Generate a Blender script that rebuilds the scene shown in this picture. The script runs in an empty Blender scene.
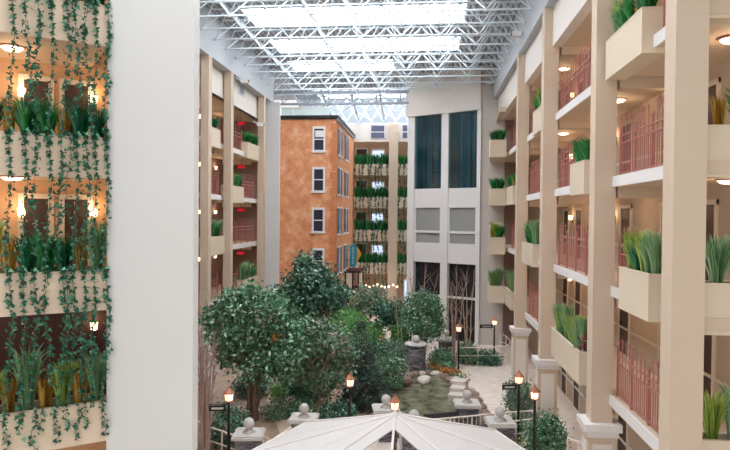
import bpy, math, random
import numpy as np
from math import sin, cos, pi, radians, sqrt
from mathutils import Vector, Matrix

random.seed(7)
rng = np.random.default_rng(11)
scene = bpy.context.scene
COL = scene.collection

# ------------------------------------------------------------------ camera
F_PX = 620.0
YAW, PIT, ROL = radians(5.62), radians(0.8), radians(0.53)
CAM = Vector((0, 0, 8.4))
fwd = Vector((-sin(YAW) * cos(PIT), cos(YAW) * cos(PIT), -sin(PIT)))
rt0 = Vector((cos(YAW), sin(YAW), 0))
up0 = rt0.cross(fwd)
rt = rt0 * cos(ROL) + up0 * sin(ROL)
up = up0 * cos(ROL) - rt0 * sin(ROL)
cd = bpy.data.cameras.new('camera')
cd.sensor_width = 36.0
cd.lens = 36.0 * F_PX / 730.0
cd.clip_end = 300
cam = bpy.data.objects.new('camera', cd)
m = Matrix((rt, up, -fwd)).transposed().to_4x4()
m.translation = CAM
cam.matrix_world = m
COL.objects.link(cam)
scene.camera = cam


def at(x, y, X=None, Y=None, Z=None):
    """a point of the place: where the sight line through a pixel meets a plane"""
    d = fwd + rt * ((x - 365) / F_PX) - up * ((y - 225) / F_PX)
    if X is not None:
        t = (X - CAM.x) / d.x
    elif Y is not None:
        t = (Y - CAM.y) / d.y
    else:
        t = (Z - CAM.z) / d.z
    return CAM + d * t


# ------------------------------------------------------------------ materials
def lin(c):
    def f(v):
        v /= 255.0
        return v / 12.92 if v <= 0.04045 else ((v + 0.055) / 1.055) ** 2.4
    return (f(c[0]), f(c[1]), f(c[2]), 1.0)


def mat(name, c, rough=0.7, var=0.12, scale=3.0, metal=0.0, bump=0.0, bscale=None, emit=None, estr=0.0, spec=0.35):
    m = bpy.data.materials.new(name)
    m.use_nodes = True
    nt = m.node_tree
    b = nt.nodes['Principled BSDF']
    b.inputs['Roughness'].default_value = rough
    b.inputs['Metallic'].default_value = metal
    b.inputs['Specular IOR Level'].default_value = spec
    tc = nt.nodes.new('ShaderNodeTexCoord')
    nz = nt.nodes.new('ShaderNodeTexNoise')
    nz.inputs['Scale'].default_value = scale
    nz.inputs['Detail'].default_value = 5
    nt.links.new(tc.outputs['Object'], nz.inputs['Vector'])
    mx = nt.nodes.new('ShaderNodeMix')
    mx.data_type = 'RGBA'
    l = lin(c)
    mx.inputs[6].default_value = tuple(v * (1 - var) for v in l[:3]) + (1,)
    mx.inputs[7].default_value = tuple(min(1, v * (1 + var)) for v in l[:3]) + (1,)
    nt.links.new(nz.outputs['Fac'], mx.inputs[0])
    nt.links.new(mx.outputs[2], b.inputs['Base Color'])
    if bump:
        n2 = nt.nodes.new('ShaderNodeTexNoise')
        n2.inputs['Scale'].default_value = bscale or scale * 6
        nt.links.new(tc.outputs['Object'], n2.inputs['Vector'])
        bp = nt.nodes.new('ShaderNodeBump')
        bp.inputs['Strength'].default_value = bump
        bp.inputs['Distance'].default_value = 0.02
        nt.links.new(n2.outputs['Fac'], bp.inputs['Height'])
        nt.links.new(bp.outputs['Normal'], b.inputs['Normal'])
    if emit:
        b.inputs['Emission Color'].default_value = lin(emit)
        b.inputs['Emission Strength'].default_value = estr
    return m


def leafmat(name, c1, c2, rough=0.34, c3=None, spec=0.55):
    m = bpy.data.materials.new(name)
    m.use_nodes = True
    nt = m.node_tree
    b = nt.nodes['Principled BSDF']
    b.inputs['Roughness'].default_value = rough
    b.inputs['Specular IOR Level'].default_value = spec
    g = nt.nodes.new('ShaderNodeNewGeometry')
    r = nt.nodes.new('ShaderNodeValToRGB')
    r.color_ramp.elements[0].color = lin(c1)
    r.color_ramp.elements[1].color = lin(c2)
    if c3:
        e = r.color_ramp.elements.new(0.80)
        e.color = lin(c2)
        r.color_ramp.elements[-1].color = lin(c3)
    nt.links.new(g.outputs['Random Per Island'], r.inputs['Fac'])
    nt.links.new(r.outputs['Color'], b.inputs['Base Color'])
    return m


M = {}
M['beige'] = mat('beige_paint', (204, 185, 164), 0.75, 0.04, 1.5)
M['beige_wall'] = mat('corridor_wall_paint', (194, 176, 156), 0.8, 0.05, 1.2)
M['planter'] = mat('planter_paint', (212, 197, 174), 0.7, 0.04, 2)
M['panel'] = mat('cream_panel', (222, 214, 206), 0.75, 0.03, 2)
M['white'] = mat('white_paint', (224, 221, 219), 0.6, 0.03, 2)
M['pier'] = mat('pale_grey_wall', (218, 218, 217), 0.8, 0.02, 0.8)
M['greywall'] = mat('warm_grey_wall', (205, 198, 192), 0.8, 0.03, 1.0)
M['cornice'] = mat('grey_white_cornice', (188, 192, 196), 0.7, 0.04, 2)
M['left_in'] = mat('left_corridor_wall', (146, 120, 110), 0.8, 0.08, 1)
M['orange_in'] = mat('peach_corridor_wall', (212, 170, 130), 0.8, 0.05, 1)
M['back_in'] = mat('tan_back_wall', (196, 160, 130), 0.8, 0.05, 1)
M['parapet'] = mat('ivy_parapet_paint', (224, 204, 181), 0.75, 0.04, 2)
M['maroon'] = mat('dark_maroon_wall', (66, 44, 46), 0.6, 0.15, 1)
M['soil'] = mat('potting_soil', (92, 72, 56), 0.95, 0.3, 12)
M['rail'] = mat('rust_red_metal', (168, 108, 101), 0.5, 0.08, 6)
M['door'] = mat('brown_door', (74, 57, 52), 0.55, 0.12, 2)
M['doorframe'] = mat('door_frame_cream', (222, 208, 190), 0.6, 0.03, 2)
M['black'] = mat('black_metal', (30, 29, 32), 0.45, 0.1, 4)
M['dark'] = mat('dark_void', (26, 26, 30), 0.6, 0.1, 2)
M['steel'] = mat('white_steel', (222, 232, 238), 0.5, 0.03, 3)
M['greysteel'] = mat('grey_steel', (150, 156, 164), 0.5, 0.05, 3)
M['stone'] = mat('pale_cast_stone', (192, 188, 184), 0.85, 0.10, 4, bump=0.3)
M['bark'] = mat('tree_bark', (120, 100, 86), 0.9, 0.25, 9, bump=0.5)
M['palebark'] = mat('pale_bark', (186, 164, 146), 0.85, 0.2, 9, bump=0.4)
M['twig'] = mat('bare_twig', (166, 142, 134), 0.9, 0.2, 9)
M['copper'] = mat('copper_lantern', (176, 116, 92), 0.4, 0.1, 6, metal=0.3)
M['lampglass'] = mat('lit_lantern_glass', (255, 232, 205), 0.4, 0.02, 4, emit=(255, 222, 184), estr=1.6)
M['sconceglass'] = mat('lit_sconce_shade', (255, 230, 200), 0.5, 0.02, 4, emit=(255, 212, 160), estr=4.5)
M['disc'] = mat('lit_ceiling_disc', (255, 236, 220), 0.5, 0.02, 4, emit=(255, 222, 190), estr=3.5)
M['bulb'] = mat('lit_bulb', (255, 236, 210), 0.5, 0.02, 4, emit=(255, 226, 190), estr=4)
M['fabric'] = mat('white_canopy_fabric', (204, 200, 198), 0.85, 0.03, 6)
M['fabric2'] = mat('white_canopy_hem', (222, 216, 214), 0.85, 0.03, 6)
M['railwhite'] = mat('cream_handrail', (234, 222, 212), 0.5, 0.03, 4)
M['wood'] = mat('dark_stained_timber', (74, 68, 72), 0.7, 0.2, 5)
M['rock'] = mat('garden_rock', (150, 128, 116), 0.9, 0.3, 5, bump=0.6)
M['palerock'] = mat('pale_rock', (206, 198, 190), 0.85, 0.15, 4, bump=0.4)
M['glass_dark'] = mat('tinted_window', (40, 46, 66), 0.12, 0.15, 1.5, spec=0.6)
M['glass_blue'] = mat('blue_grey_shutter_glass', (92, 98, 122), 0.3, 0.12, 2)
M['shaft'] = mat('teal_shaft_lining', (44, 132, 148), 0.5, 0.15, 0.8)
M['shaft2'] = mat('lobby_glass_lining', (36, 34, 40), 0.5, 0.2, 0.8)
M['cab'] = mat('cab_window_lining', (150, 152, 148), 0.4, 0.10, 0.8)
M['quoin'] = mat('rust_quoin', (200, 130, 88), 0.9, 0.12, 6)
M['teal'] = mat('teal_sign_face', (40, 150, 170), 0.5, 0.05, 4)
M['yellow'] = mat('gold_fan_face', (220, 160, 60), 0.6, 0.1, 4)
M['brownwood'] = mat('dark_brown_wood', (72, 48, 46), 0.6, 0.15, 3)
M['soilbed'] = mat('garden_soil', (168, 146, 128), 0.95, 0.3, 2, bump=0.5)
M['path'] = mat('sandy_path', (206, 186, 164), 0.9, 0.1, 2, bump=0.2)
M['lawn'] = mat('ground_cover', (70, 112, 60), 0.9, 0.3, 6, bump=0.6)
M['exit'] = mat('exit_red', (220, 40, 50), 0.5, 0.02, 4, emit=(240, 30, 50), estr=1.0)
M['exitface'] = mat('exit_housing', (70, 20, 24), 0.5, 0.02, 4, emit=(200, 20, 40), estr=0.3)
M['skylight'] = mat('daylit_skylight', (250, 252, 255), 0.5, 0.02, 1, emit=(250, 251, 255), estr=6.8)
M['clerestory'] = mat('daylit_clerestory', (104, 112, 122), 0.5, 0.02, 1, emit=(222, 230, 242), estr=0.5)
M['daywin'] = mat('daylit_window', (210, 225, 245), 0.4, 0.02, 1, emit=(205, 222, 245), estr=1.0)
M['guard'] = mat('frosted_guard_glass', (206, 220, 218), 0.35, 0.05, 2)
M['orangeflower'] = leafmat('orange_petals', (226, 86, 40), (246, 170, 60))
M['whiteflower'] = leafmat('white_petals', (240, 236, 226), (236, 214, 120))
M['redflower'] = leafmat('red_petals', (150, 30, 50), (200, 50, 70))
M['brom'] = leafmat('orange_frond', (190, 110, 50), (216, 150, 80))
M['leaf'] = leafmat('leaf_green', (30, 74, 54), (108, 162, 120), c3=(206, 228, 208))  # c3 paints highlights into the colour of some leaves
M['leaf_dark'] = leafmat('leaf_dark', (24, 62, 50), (86, 138, 112), c3=(180, 210, 190))  # pale c3 leaves are painted highlights too
M['leaf_grey'] = leafmat('leaf_greygreen', (76, 112, 90), (152, 180, 152), c3=(206, 200, 186))
M['leaf_bright'] = leafmat('leaf_bright', (64, 128, 66), (134, 186, 108), c3=(170, 206, 130))
M['leaf_spruce'] = leafmat('leaf_spruce', (38, 58, 56), (82, 106, 96))
M['leaf_red'] = leafmat('leaf_mixed', (54, 92, 70), (136, 172, 142), c3=(186, 140, 130))
M['ivy'] = leafmat('ivy_leaf', (18, 76, 60), (54, 126, 96), c3=(124, 182, 150), rough=0.4, spec=0.4)  # lightest ivy leaves carry painted highlights, kept weaker here
M['gr_green'] = leafmat('grass_green', (20, 100, 52), (66, 156, 76))
M['gr_blue'] = leafmat('grass_bluegreen', (84, 132, 90), (156, 188, 138), rough=.5)
M['gr_yellow'] = leafmat('grass_yellow', (104, 146, 52), (178, 194, 92), rough=.5)
M['gr_gold'] = leafmat('grass_gold', (140, 104, 36), (196, 154, 60))
M['gr_dark'] = leafmat('grass_dark', (16, 78, 52), (40, 122, 78))


def special_mats():
    # mottled orange stucco
    m = mat('orange_stucco', (222, 138, 82), 0.9, 0.0, 2, bump=0.3, bscale=30)
    nt = m.node_tree
    b = nt.nodes['Principled BSDF']
    tc = [n for n in nt.nodes if n.type == 'TEX_COORD'][0]
    n1 = nt.nodes.new('ShaderNodeTexNoise'); n1.inputs['Scale'].default_value = 1.6; n1.inputs['Detail'].default_value = 9; n1.inputs['Roughness'].default_value = 0.72
    r = nt.nodes.new('ShaderNodeValToRGB')
    r.color_ramp.elements[0].position = 0.28; r.color_ramp.elements[0].color = lin((194, 120, 80))
    r.color_ramp.elements[1].position = 0.72; r.color_ramp.elements[1].color = lin((240, 196, 162))
    e = r.color_ramp.elements.new(0.5); e.color = lin((220, 152, 110))
    nt.links.new(tc.outputs['Object'], n1.inputs['Vector']); nt.links.new(n1.outputs['Fac'], r.inputs['Fac'])
    nt.links.new(r.outputs['Color'], b.inputs['Base Color'])
    M['stucco'] = m
    # stacked slate
    m = mat('stacked_slate', (110, 110, 118), 0.85, 0.2, 8, bump=0.2)
    nt = m.node_tree; b = nt.nodes['Principled BSDF']
    tc = [n for n in nt.nodes if n.type == 'TEX_COORD'][0]
    mp = nt.nodes.new('ShaderNodeMapping'); mp.inputs['Scale'].default_value = (4, 4, 14)
    v = nt.nodes.new('ShaderNodeTexVoronoi'); v.inputs['Scale'].default_value = 1.0
    r = nt.nodes.new('ShaderNodeValToRGB')
    r.color_ramp.elements[0].color = lin((58, 58, 68)); r.color_ramp.elements[1].color = lin((140, 138, 142))
    nt.links.new(tc.outputs['Object'], mp.inputs['Vector']); nt.links.new(mp.outputs[0], v.inputs['Vector'])
    nt.links.new(v.outputs['Color'], r.inputs['Fac']); nt.links.new(r.outputs['Color'], b.inputs['Base Color'])
    bp = nt.nodes.new('ShaderNodeBump'); bp.inputs['Strength'].default_value = 0.7; bp.inputs['Distance'].default_value = 0.04
    nt.links.new(v.outputs['Distance'], bp.inputs['Height']); nt.links.new(bp.outputs['Normal'], b.inputs['Normal'])
    M['slate'] = m
    # paved floor
    m = mat('stone_paving', (220, 204, 188), 0.35, 0.1, 1.2)
    nt = m.node_tree; b = nt.nodes['Principled BSDF']
    tc = [n for n in nt.nodes if n.type == 'TEX_COORD'][0]
    bt = nt.nodes.new('ShaderNodeTexBrick'); bt.inputs['Scale'].default_value = 1.6
    bt.inputs['Mortar Size'].default_value = 0.012
    bt.inputs['Color1'].default_value = lin((246, 238, 230)); bt.inputs['Color2'].default_value = lin((238, 226, 215)); bt.inputs['Mortar'].default_value = lin((218, 204, 192))
    nz = nt.nodes.new('ShaderNodeTexNoise'); nz.inputs['Scale'].default_value = 2.2; nz.inputs['Detail'].default_value = 8
    r = nt.nodes.new('ShaderNodeValToRGB'); r.color_ramp.elements[0].position = 0.3; r.color_ramp.elements[0].color = lin((214, 198, 186)); r.color_ramp.elements[1].position = 0.7; r.color_ramp.elements[1].color = (1, 1, 1, 1)
    mx = nt.nodes.new('ShaderNodeMix'); mx.data_type = 'RGBA'; mx.blend_type = 'MULTIPLY'; mx.inputs[0].default_value = 0.4
    nt.links.new(tc.outputs['Object'], bt.inputs['Vector']); nt.links.new(tc.outputs['Object'], nz.inputs['Vector'])
    nt.links.new(nz.outputs['Fac'], r.inputs['Fac']); nt.links.new(bt.outputs['Color'], mx.inputs[6]); nt.links.new(r.outputs['Color'], mx.inputs[7])
    nt.links.new(mx.outputs[2], b.inputs['Base Color'])
    M['paving'] = m
    # pond water
    m = mat('pond_water', (100, 106, 84), 0.05, 0.0, 1.2, spec=0.7)
    nt = m.node_tree; b = nt.nodes['Principled BSDF']
    tc = [n for n in nt.nodes if n.type == 'TEX_COORD'][0]
    n1 = nt.nodes.new('ShaderNodeTexNoise'); n1.inputs['Scale'].default_value = 2.0; n1.inputs['Detail'].default_value = 6
    r = nt.nodes.new('ShaderNodeValToRGB'); r.color_ramp.elements[0].position = 0.3; r.color_ramp.elements[0].color = lin((66, 78, 64)); r.color_ramp.elements[1].position = 0.75; r.color_ramp.elements[1].color = lin((148, 140, 112))
    nt.links.new(tc.outputs['Object'], n1.inputs['Vector']); nt.links.new(n1.outputs['Fac'], r.inputs['Fac']); nt.links.new(r.outputs['Color'], b.inputs['Base Color'])
    n2 = nt.nodes.new('ShaderNodeTexNoise'); n2.inputs['Scale'].default_value = 5; n2.inputs['Detail'].default_value = 3
    bp = nt.nodes.new('ShaderNodeBump'); bp.inputs['Strength'].default_value = 0.25; bp.inputs['Distance'].default_value = 0.05
    nt.links.new(tc.outputs['Object'], n2.inputs['Vector']); nt.links.new(n2.outputs['Fac'], bp.inputs['Height']); nt.links.new(bp.outputs['Normal'], b.inputs['Normal'])
    M['water'] = m
    # ribbed roof deck
    m = mat('ribbed_roof_deck', (196, 198, 206), 0.6, 0.0, 1)
    nt = m.node_tree; b = nt.nodes['Principled BSDF']
    tc = [n for n in nt.nodes if n.type == 'TEX_COORD'][0]
    w = nt.nodes.new('ShaderNodeTexWave'); w.wave_type = 'BANDS'; w.bands_direction = 'X'; w.inputs['Scale'].default_value = 1.1
    r = nt.nodes.new('ShaderNodeValToRGB'); r.color_ramp.elements[0].position = 0.15; r.color_ramp.elements[0].color = lin((134, 137, 145)); r.color_ramp.elements[1].position = 0.5; r.color_ramp.elements[1].color = lin((184, 186, 192))
    nt.links.new(tc.outputs['Object'], w.inputs['Vector']); nt.links.new(w.outputs['Fac'], r.inputs['Fac']); nt.links.new(r.outputs['Color'], b.inputs['Base Color'])
    M['deck'] = m
    # clear glass: mostly see-through, a little mirror
    m = bpy.data.materials.new('clear_glass'); m.use_nodes = True
    nt = m.node_tree; nt.nodes.clear()
    o = nt.nodes.new('ShaderNodeOutputMaterial'); t = nt.nodes.new('ShaderNodeBsdfTransparent'); g = nt.nodes.new('ShaderNodeBsdfGlossy')
    t.inputs[0].default_value = (0.55, 0.82, 0.86, 1); g.inputs['Roughness'].default_value = 0.12
    mx = nt.nodes.new('ShaderNodeMixShader'); mx.inputs[0].default_value = 0.05
    nt.links.new(t.outputs[0], mx.inputs[1]); nt.links.new(g.outputs[0], mx.inputs[2]); nt.links.new(mx.outputs[0], o.inputs[0])
    M['glass'] = m


special_mats()


# ------------------------------------------------------------------ mesh building
class MB:
    def __init__(s):
        s.v = []; s.f = []

    def box(s, a, b):
        x0, y0, z0 = a; x1, y1, z1 = b
        n = len(s.v)
        s.v += [(x0, y0, z0), (x1, y0, z0), (x1, y1, z0), (x0, y1, z0), (x0, y0, z1), (x1, y0, z1), (x1, y1, z1), (x0, y1, z1)]
        s.f += [(n, n + 3, n + 2, n + 1), (n + 4, n + 5, n + 6, n + 7), (n, n + 1, n + 5, n + 4), (n + 1, n + 2, n + 6, n + 5), (n + 2, n + 3, n + 7, n + 6), (n + 3, n, n + 4, n + 7)]
        return s

    def prism(s, poly, z0, z1):
        n = len(s.v); k = len(poly)
        a = sum(poly[i][0] * poly[(i + 1) % k][1] - poly[(i + 1) % k][0] * poly[i][1] for i in range(k))
        if a < 0:
            poly = poly[::-1]
        s.v += [(p[0], p[1], z0) for p in poly] + [(p[0], p[1], z1) for p in poly]
        s.f.append(tuple(range(n + k - 1, n - 1, -1))); s.f.append(tuple(range(n + k, n + 2 * k)))
        for i in range(k):
            j = (i + 1) % k
            s.f.append((n + i, n + j, n + k + j, n + k + i))
        return s

    def slab(s, p, d, nrm, t0, t1, z0, z1, n0, n1):
        """upright box along direction d from p; n0..n1 along the normal"""
        P = lambda t, q: (p[0] + d[0] * t + nrm[0] * q, p[1] + d[1] * t + nrm[1] * q)
        return s.prism([P(t0, n0), P(t1, n0), P(t1, n1), P(t0, n1)], z0, z1)

    def tube(s, pts, r, n=6, cap=True):
        pts = [Vector(p) for p in pts]
        rs = r if isinstance(r, (list, tuple)) else [r] * len(pts)
        base = len(s.v)
        prev = None
        for i, p in enumerate(pts):
            d = (pts[min(i + 1, len(pts) - 1)] - pts[max(i - 1, 0)])
            if d.length < 1e-9:
                d = Vector((0, 0, 1))
            d.normalize()
            if prev is None:
                a = d.cross(Vector((0, 0, 1)) if abs(d.z) < 0.9 else Vector((1, 0, 0))).normalized()
            else:
                a = (prev - d * prev.dot(d)).normalized()
            prev = a
            b = d.cross(a)
            for k in range(n):
                t = 2 * pi * (k + 0.5) / n
                q = p + (a * cos(t) + b * sin(t)) * rs[i]
                s.v.append(tuple(q))
        for i in range(len(pts) - 1):
            for k in range(n):
                k2 = (k + 1) % n
                s.f.append((base + i * n + k, base + i * n + k2, base + (i + 1) * n + k2, base + (i + 1) * n + k))
        if cap:
            s.f.append(tuple(base + k for k in range(n - 1, -1, -1)))
            e = base + (len(pts) - 1) * n
            s.f.append(tuple(e + k for k in range(n)))
        return s

    def lathe(s, prof, c=(0, 0, 0), n=12, rot=0.0):
        base = len(s.v)
        for r, z in prof:
            for k in range(n):
                t = 2 * pi * k / n + rot
                s.v.append((c[0] + r * cos(t), c[1] + r * sin(t), c[2] + z))
        for i in range(len(prof) - 1):
            for k in range(n):
                k2 = (k + 1) % n
                s.f.append((base + i * n + k, base + i * n + k2, base + (i + 1) * n + k2, base + (i + 1) * n + k))
        s.f.append(tuple(base + k for k in range(n - 1, -1, -1)))
        e = base + (len(prof) - 1) * n
        s.f.append(tuple(e + k for k in range(n)))
        return s

    def sphere(s, c, r, n=14, m=9, sq=(1, 1, 1)):
        prof = [(max(1e-4, sin(pi * i / m)) * r, -cos(pi * i / m) * r) for i in range(m + 1)]
        b = len(s.v)
        s.lathe(prof, (0, 0, 0), n)
        for i in range(b, len(s.v)):
            x, y, z = s.v[i]
            s.v[i] = (c[0] + x * sq[0], c[1] + y * sq[1], c[2] + z * sq[2])
        return s

    def quad(s, *p):
        n = len(s.v)
        s.v += [tuple(q) for q in p]
        s.f.append(tuple(range(n, n + len(p))))
        return s

    def arr(s, V, Fc):
        n = len(s.v)
        s.v += V.tolist() if hasattr(V, 'tolist') else V
        s.f += [tuple(i + n for i in f) for f in Fc]
        return s

    def build(s, name, m, parent=None, smooth=False, loc=None):
        me = bpy.data.meshes.new(name)
        me.from_pydata(s.v, [], s.f)
        me.materials.append(M[m] if isinstance(m, str) else m)
        if smooth:
            me.polygons.foreach_set('use_smooth', [True] * len(me.polygons))
        me.update()
        o = bpy.data.objects.new(name, me)
        COL.objects.link(o)
        if parent:
            o.parent = parent
        if loc is not None:
            o.location = loc
        return o


def tag(o, label, cat, group=None, kind=None):
    o['label'] = label; o['category'] = cat
    if group: o['group'] = group
    if kind: o['kind'] = kind
    return o


def thing(name, label, cat, loc=(0, 0, 0), rz=0.0, group=None):
    o = bpy.data.objects.new(name, None)
    o.empty_display_size = 0.1
    COL.objects.link(o)
    o.location = loc; o.rotation_euler = (0, 0, rz)
    return tag(o, label, cat, group)


def struct(name, mb, m, parent=None, smooth=False):
    o = mb.build(name, m, parent, smooth)
    if parent is None:
        o['kind'] = 'structure'
    return o


def dup(root, loc, rz=None, label=None, group=None, scale=None):
    r = root.copy(); COL.objects.link(r)
    r.location = loc
    if rz is not None: r.rotation_euler = (0, 0, rz)
    if scale is not None: r.scale = scale if isinstance(scale, tuple) else (scale,) * 3
    if label: r['label'] = label
    if group: r['group'] = group
    for ch in list(root.children):
        c = ch.copy(); COL.objects.link(c); c.parent = r
        for g in list(ch.children):
            d = g.copy(); COL.objects.link(d); d.parent = c
    return r


def part_copy(o, parent, loc):
    c = o.copy(); COL.objects.link(c); c.parent = parent; c.location = loc
    return c


def plight(parent, loc, watts, c=(255, 214, 170), r=0.12):
    l = bpy.data.lights.new('lamp_glow', 'POINT')
    l.energy = watts; l.color = lin(c)[:3]; l.shadow_soft_size = r
    o = bpy.data.objects.new('lamp_glow', l)
    COL.objects.link(o); o.parent = parent; o.location = loc
    return o


# ------------------------------------------------------------------ foliage helpers
def leaves(mb, P, size, shape='leaf', updir=None, jitter=0.35):
    """leaf blades at points P (n,3), folded along the midrib"""
    n = len(P)
    d = rng.normal(size=(n, 3)); d /= np.linalg.norm(d, axis=1)[:, None]
    if updir is not None:
        d = d + updir; d /= np.linalg.norm(d, axis=1)[:, None]
    a = rng.normal(size=(n, 3)); s = np.cross(d, a); s /= np.linalg.norm(s, axis=1)[:, None]
    nn = np.cross(s, d)
    L = size * (1 + jitter * rng.uniform(-1, 1, n))[:, None]
    if shape == 'leaf':
        V = np.stack([P, P + d * L * .45 + s * L * .27 + nn * L * .08, P + d * L, P + d * L * .45 - s * L * .27 + nn * L * .08], 1)
        F = [(0, 1, 2), (0, 2, 3)]; k = 4
    elif shape == 'ivy':
        V = np.stack([P, P + d * L * .1 + s * L * .5 + nn * L * .05, P + d * L * .45 + s * L * .22, P + d * L, P + d * L * .45 - s * L * .22, P + d * L * .1 - s * L * .5 + nn * L * .05], 1)
        F = [(0, 1, 2), (0, 2, 3, 4), (0, 4, 5)]; k = 6
    else:
        V = np.stack([P, P + d * L * .5 + s * L * .10, P + d * L, P + d * L * .5 - s * L * .10], 1)
        F = [(0, 1, 2, 3)]; k = 4
    fs = [tuple(i * k + q for q in f) for i in range(n) for f in F]
    mb.arr(V.reshape(-1, 3), fs)


def blob_points(blobs, nclust, per, spread):
    """points in loose clusters over ellipsoid shells (c, rx, ry, rz)"""
    w = np.array([b[1] * b[2] + b[1] * b[3] for b in blobs]); w = w / w.sum()
    out = []
    ch = rng.choice(len(blobs), nclust, p=w)
    for i in ch:
        c, rx, ry, rz = blobs[i]
        d = rng.normal(size=3); d /= np.linalg.norm(d)
        r = rng.uniform(0.35, 1.0) ** 0.45
        p = np.array(c) + d * r * np.array([rx, ry, rz])
        out.append(p + rng.normal(size=(per, 3)) * spread)
    return np.concatenate(out)


def tree(name, label, base, height, trunk_h, blobs, leafm, nclust=160, per=22, size=0.14, spread=0.16, stems=1, bark='bark', tr=0.08, cat='tree', shape='leaf', group=None, lean=0.25):
    """blobs in local coordinates (z from the ground)"""
    r = thing(name, label, cat, base, 0, group)
    for sidx in range(stems):
        mb = MB()
        a = 2 * pi * sidx / max(1, stems) + 0.6
        off = 0.0 if stems == 1 else 0.16
        top = Vector((cos(a) * lean * (stems > 1), sin(a) * lean * (stems > 1), trunk_h))
        p = [Vector((cos(a) * off, sin(a) * off, -0.02))]
        for q in range(1, 5):
            t = q / 4
            p.append(Vector((cos(a) * off, sin(a) * off, 0)).lerp(top, t) + Vector((random.uniform(-.05, .05), random.uniform(-.05, .05), 0)))
        mb.tube(p, [tr * (1 - .1 * i) for i in range(5)], 7)
        mine = [b for i, b in enumerate(blobs) if i % stems == sidx] or blobs[:1]
        for b in mine:
            c = Vector(b[0])
            for k in range(3):
                e = c + Vector((random.uniform(-.7, .7) * b[1], random.uniform(-.7, .7) * b[2], random.uniform(-.2, .75) * b[3]))
                st = p[-1 - (k % 2)]
                mb.tube([st, st.lerp(e, .5) + Vector((0, 0, .06)), e], [tr * .5, tr * .32, tr * .12], 5)
        mb.build('trunk', bark, r)
    mb = MB()
    leaves(mb, blob_points(blobs, nclust, per, spread), size, shape)
    mb.build('foliage', leafm, r)
    return r


def bush(name, label, base, rx, ry, rz, leafm, nclust=60, per=20, size=0.11, spread=0.1, cat='shrub', shape='leaf', group=None):
    r = thing(name, label, cat, base, 0, group)
    mb = MB()
    for k in range(6):
        a = 2 * pi * k / 6
        mb.tube([(0, 0, -.02), (cos(a) * rx * .4, sin(a) * ry * .4, rz * .9), (cos(a) * rx * .7, sin(a) * ry * .7, rz * 1.5)], [.02, .015, .006], 4)
    mb.build('stem', 'bark', r)
    mb = MB()
    P = blob_points([((0, 0, rz * 1.0), rx, ry, rz)], nclust, per, spread)
    P[:, 2] = np.maximum(P[:, 2], 0.06)
    leaves(mb, P, size, shape)
    mb.build('foliage', leafm, r)
    return r


def grass_mesh(h, n, spread, w=0.012, flop=0.35, base_r=0.08):
    mb = MB()
    for i in range(n):
        a = random.uniform(0, 2 * pi)
        br = base_r * sqrt(random.random())
        b = Vector((cos(a) * br, sin(a) * br, -0.01))
        a2 = a + random.uniform(-.6, .6)
        out = spread * random.random() ** 0.8
        hh = h * random.uniform(.6, 1.05)
        d = Vector((cos(a2), sin(a2), 0)); s = Vector((-sin(a2 + 1.0), cos(a2 + 1.0), 0))
        p = [b, b + d * out * .25 + Vector((0, 0, hh * .5)), b + d * out * .6 + Vector((0, 0, hh * .85)), b + d * out * (1 + flop * .3) + Vector((0, 0, hh * (1.0 - flop * .12)))]
        ww = [w, w * 1.1, w * .8, w * .12]
        k = len(mb.v)
        for q, x in zip(p, ww):
            mb.v += [tuple(q - s * x), tuple(q + s * x)]
        for q in range(3):
            mb.f.append((k + 2 * q, k + 2 * q + 1, k + 2 * q + 3, k + 2 * q + 2))
    return mb


GRASS = {}


def make_grass_protos():
    spec = {
        'green': ('gr_green', .86, 140, .34, .013), 'dark': ('gr_dark', .76, 140, .3, .013), 'gold': ('gr_gold', .72, 70, .16, .012),
        'yellow': ('gr_yellow', 1.0, 190, .30, .011), 'blue': ('gr_blue', 1.15, 220, .26, .010), 'far': ('gr_green', .72, 60, .22, .02), 'fardark': ('gr_dark', .7, 60, .22, .02),
    }
    for k, (mm, h, n, sp, w) in spec.items():
        GRASS[k] = []
        for v in range(2):
            mb = grass_mesh(h, n, sp, w)
            me = bpy.data.meshes.new('grass_tuft'); me.from_pydata(mb.v, [], mb.f); me.materials.append(M[mm])
            GRASS[k].append(me)


make_grass_protos()
GCOL = {'green': 'bright green', 'dark': 'dark green', 'gold': 'golden brown', 'yellow': 'yellow-green', 'blue': 'tall blue-green', 'far': 'green', 'fardark': 'dark green'}


def grass(kind, loc, label, group, sc=1.0):
    o = bpy.data.objects.new('grass_tuft', random.choice(GRASS[kind]))
    COL.objects.link(o)
    o.location = loc; o.rotation_euler = (0, 0, random.uniform(0, 6.28)); o.scale = (sc * random.uniform(.9, 1.1), sc * random.uniform(.9, 1.1), sc * random.uniform(.88, 1.1))
    return tag(o, label, 'ornamental grass', group)


ORD = ['first', 'second', 'third', 'fourth', 'fifth', 'sixth', 'seventh', 'eighth', 'ninth', 'tenth', 'eleventh', 'twelfth', 'thirteenth', 'fourteenth']
FLOORS = [('C', 3.85, 'second-floor'), ('D', 6.65, 'third-floor'), ('E', 9.45, 'fourth-floor'), ('F', 12.25, 'fifth-floor')]
LZ = {a: b for a, b, c in FLOORS}
LN = {a: c for a, b, c in FLOORS}

exec_order = []
# ================================================================== SHELL
# floor
struct('floor', MB().box((-14, -2, -0.3), (16, 56, 0.0)), 'paving')

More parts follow.
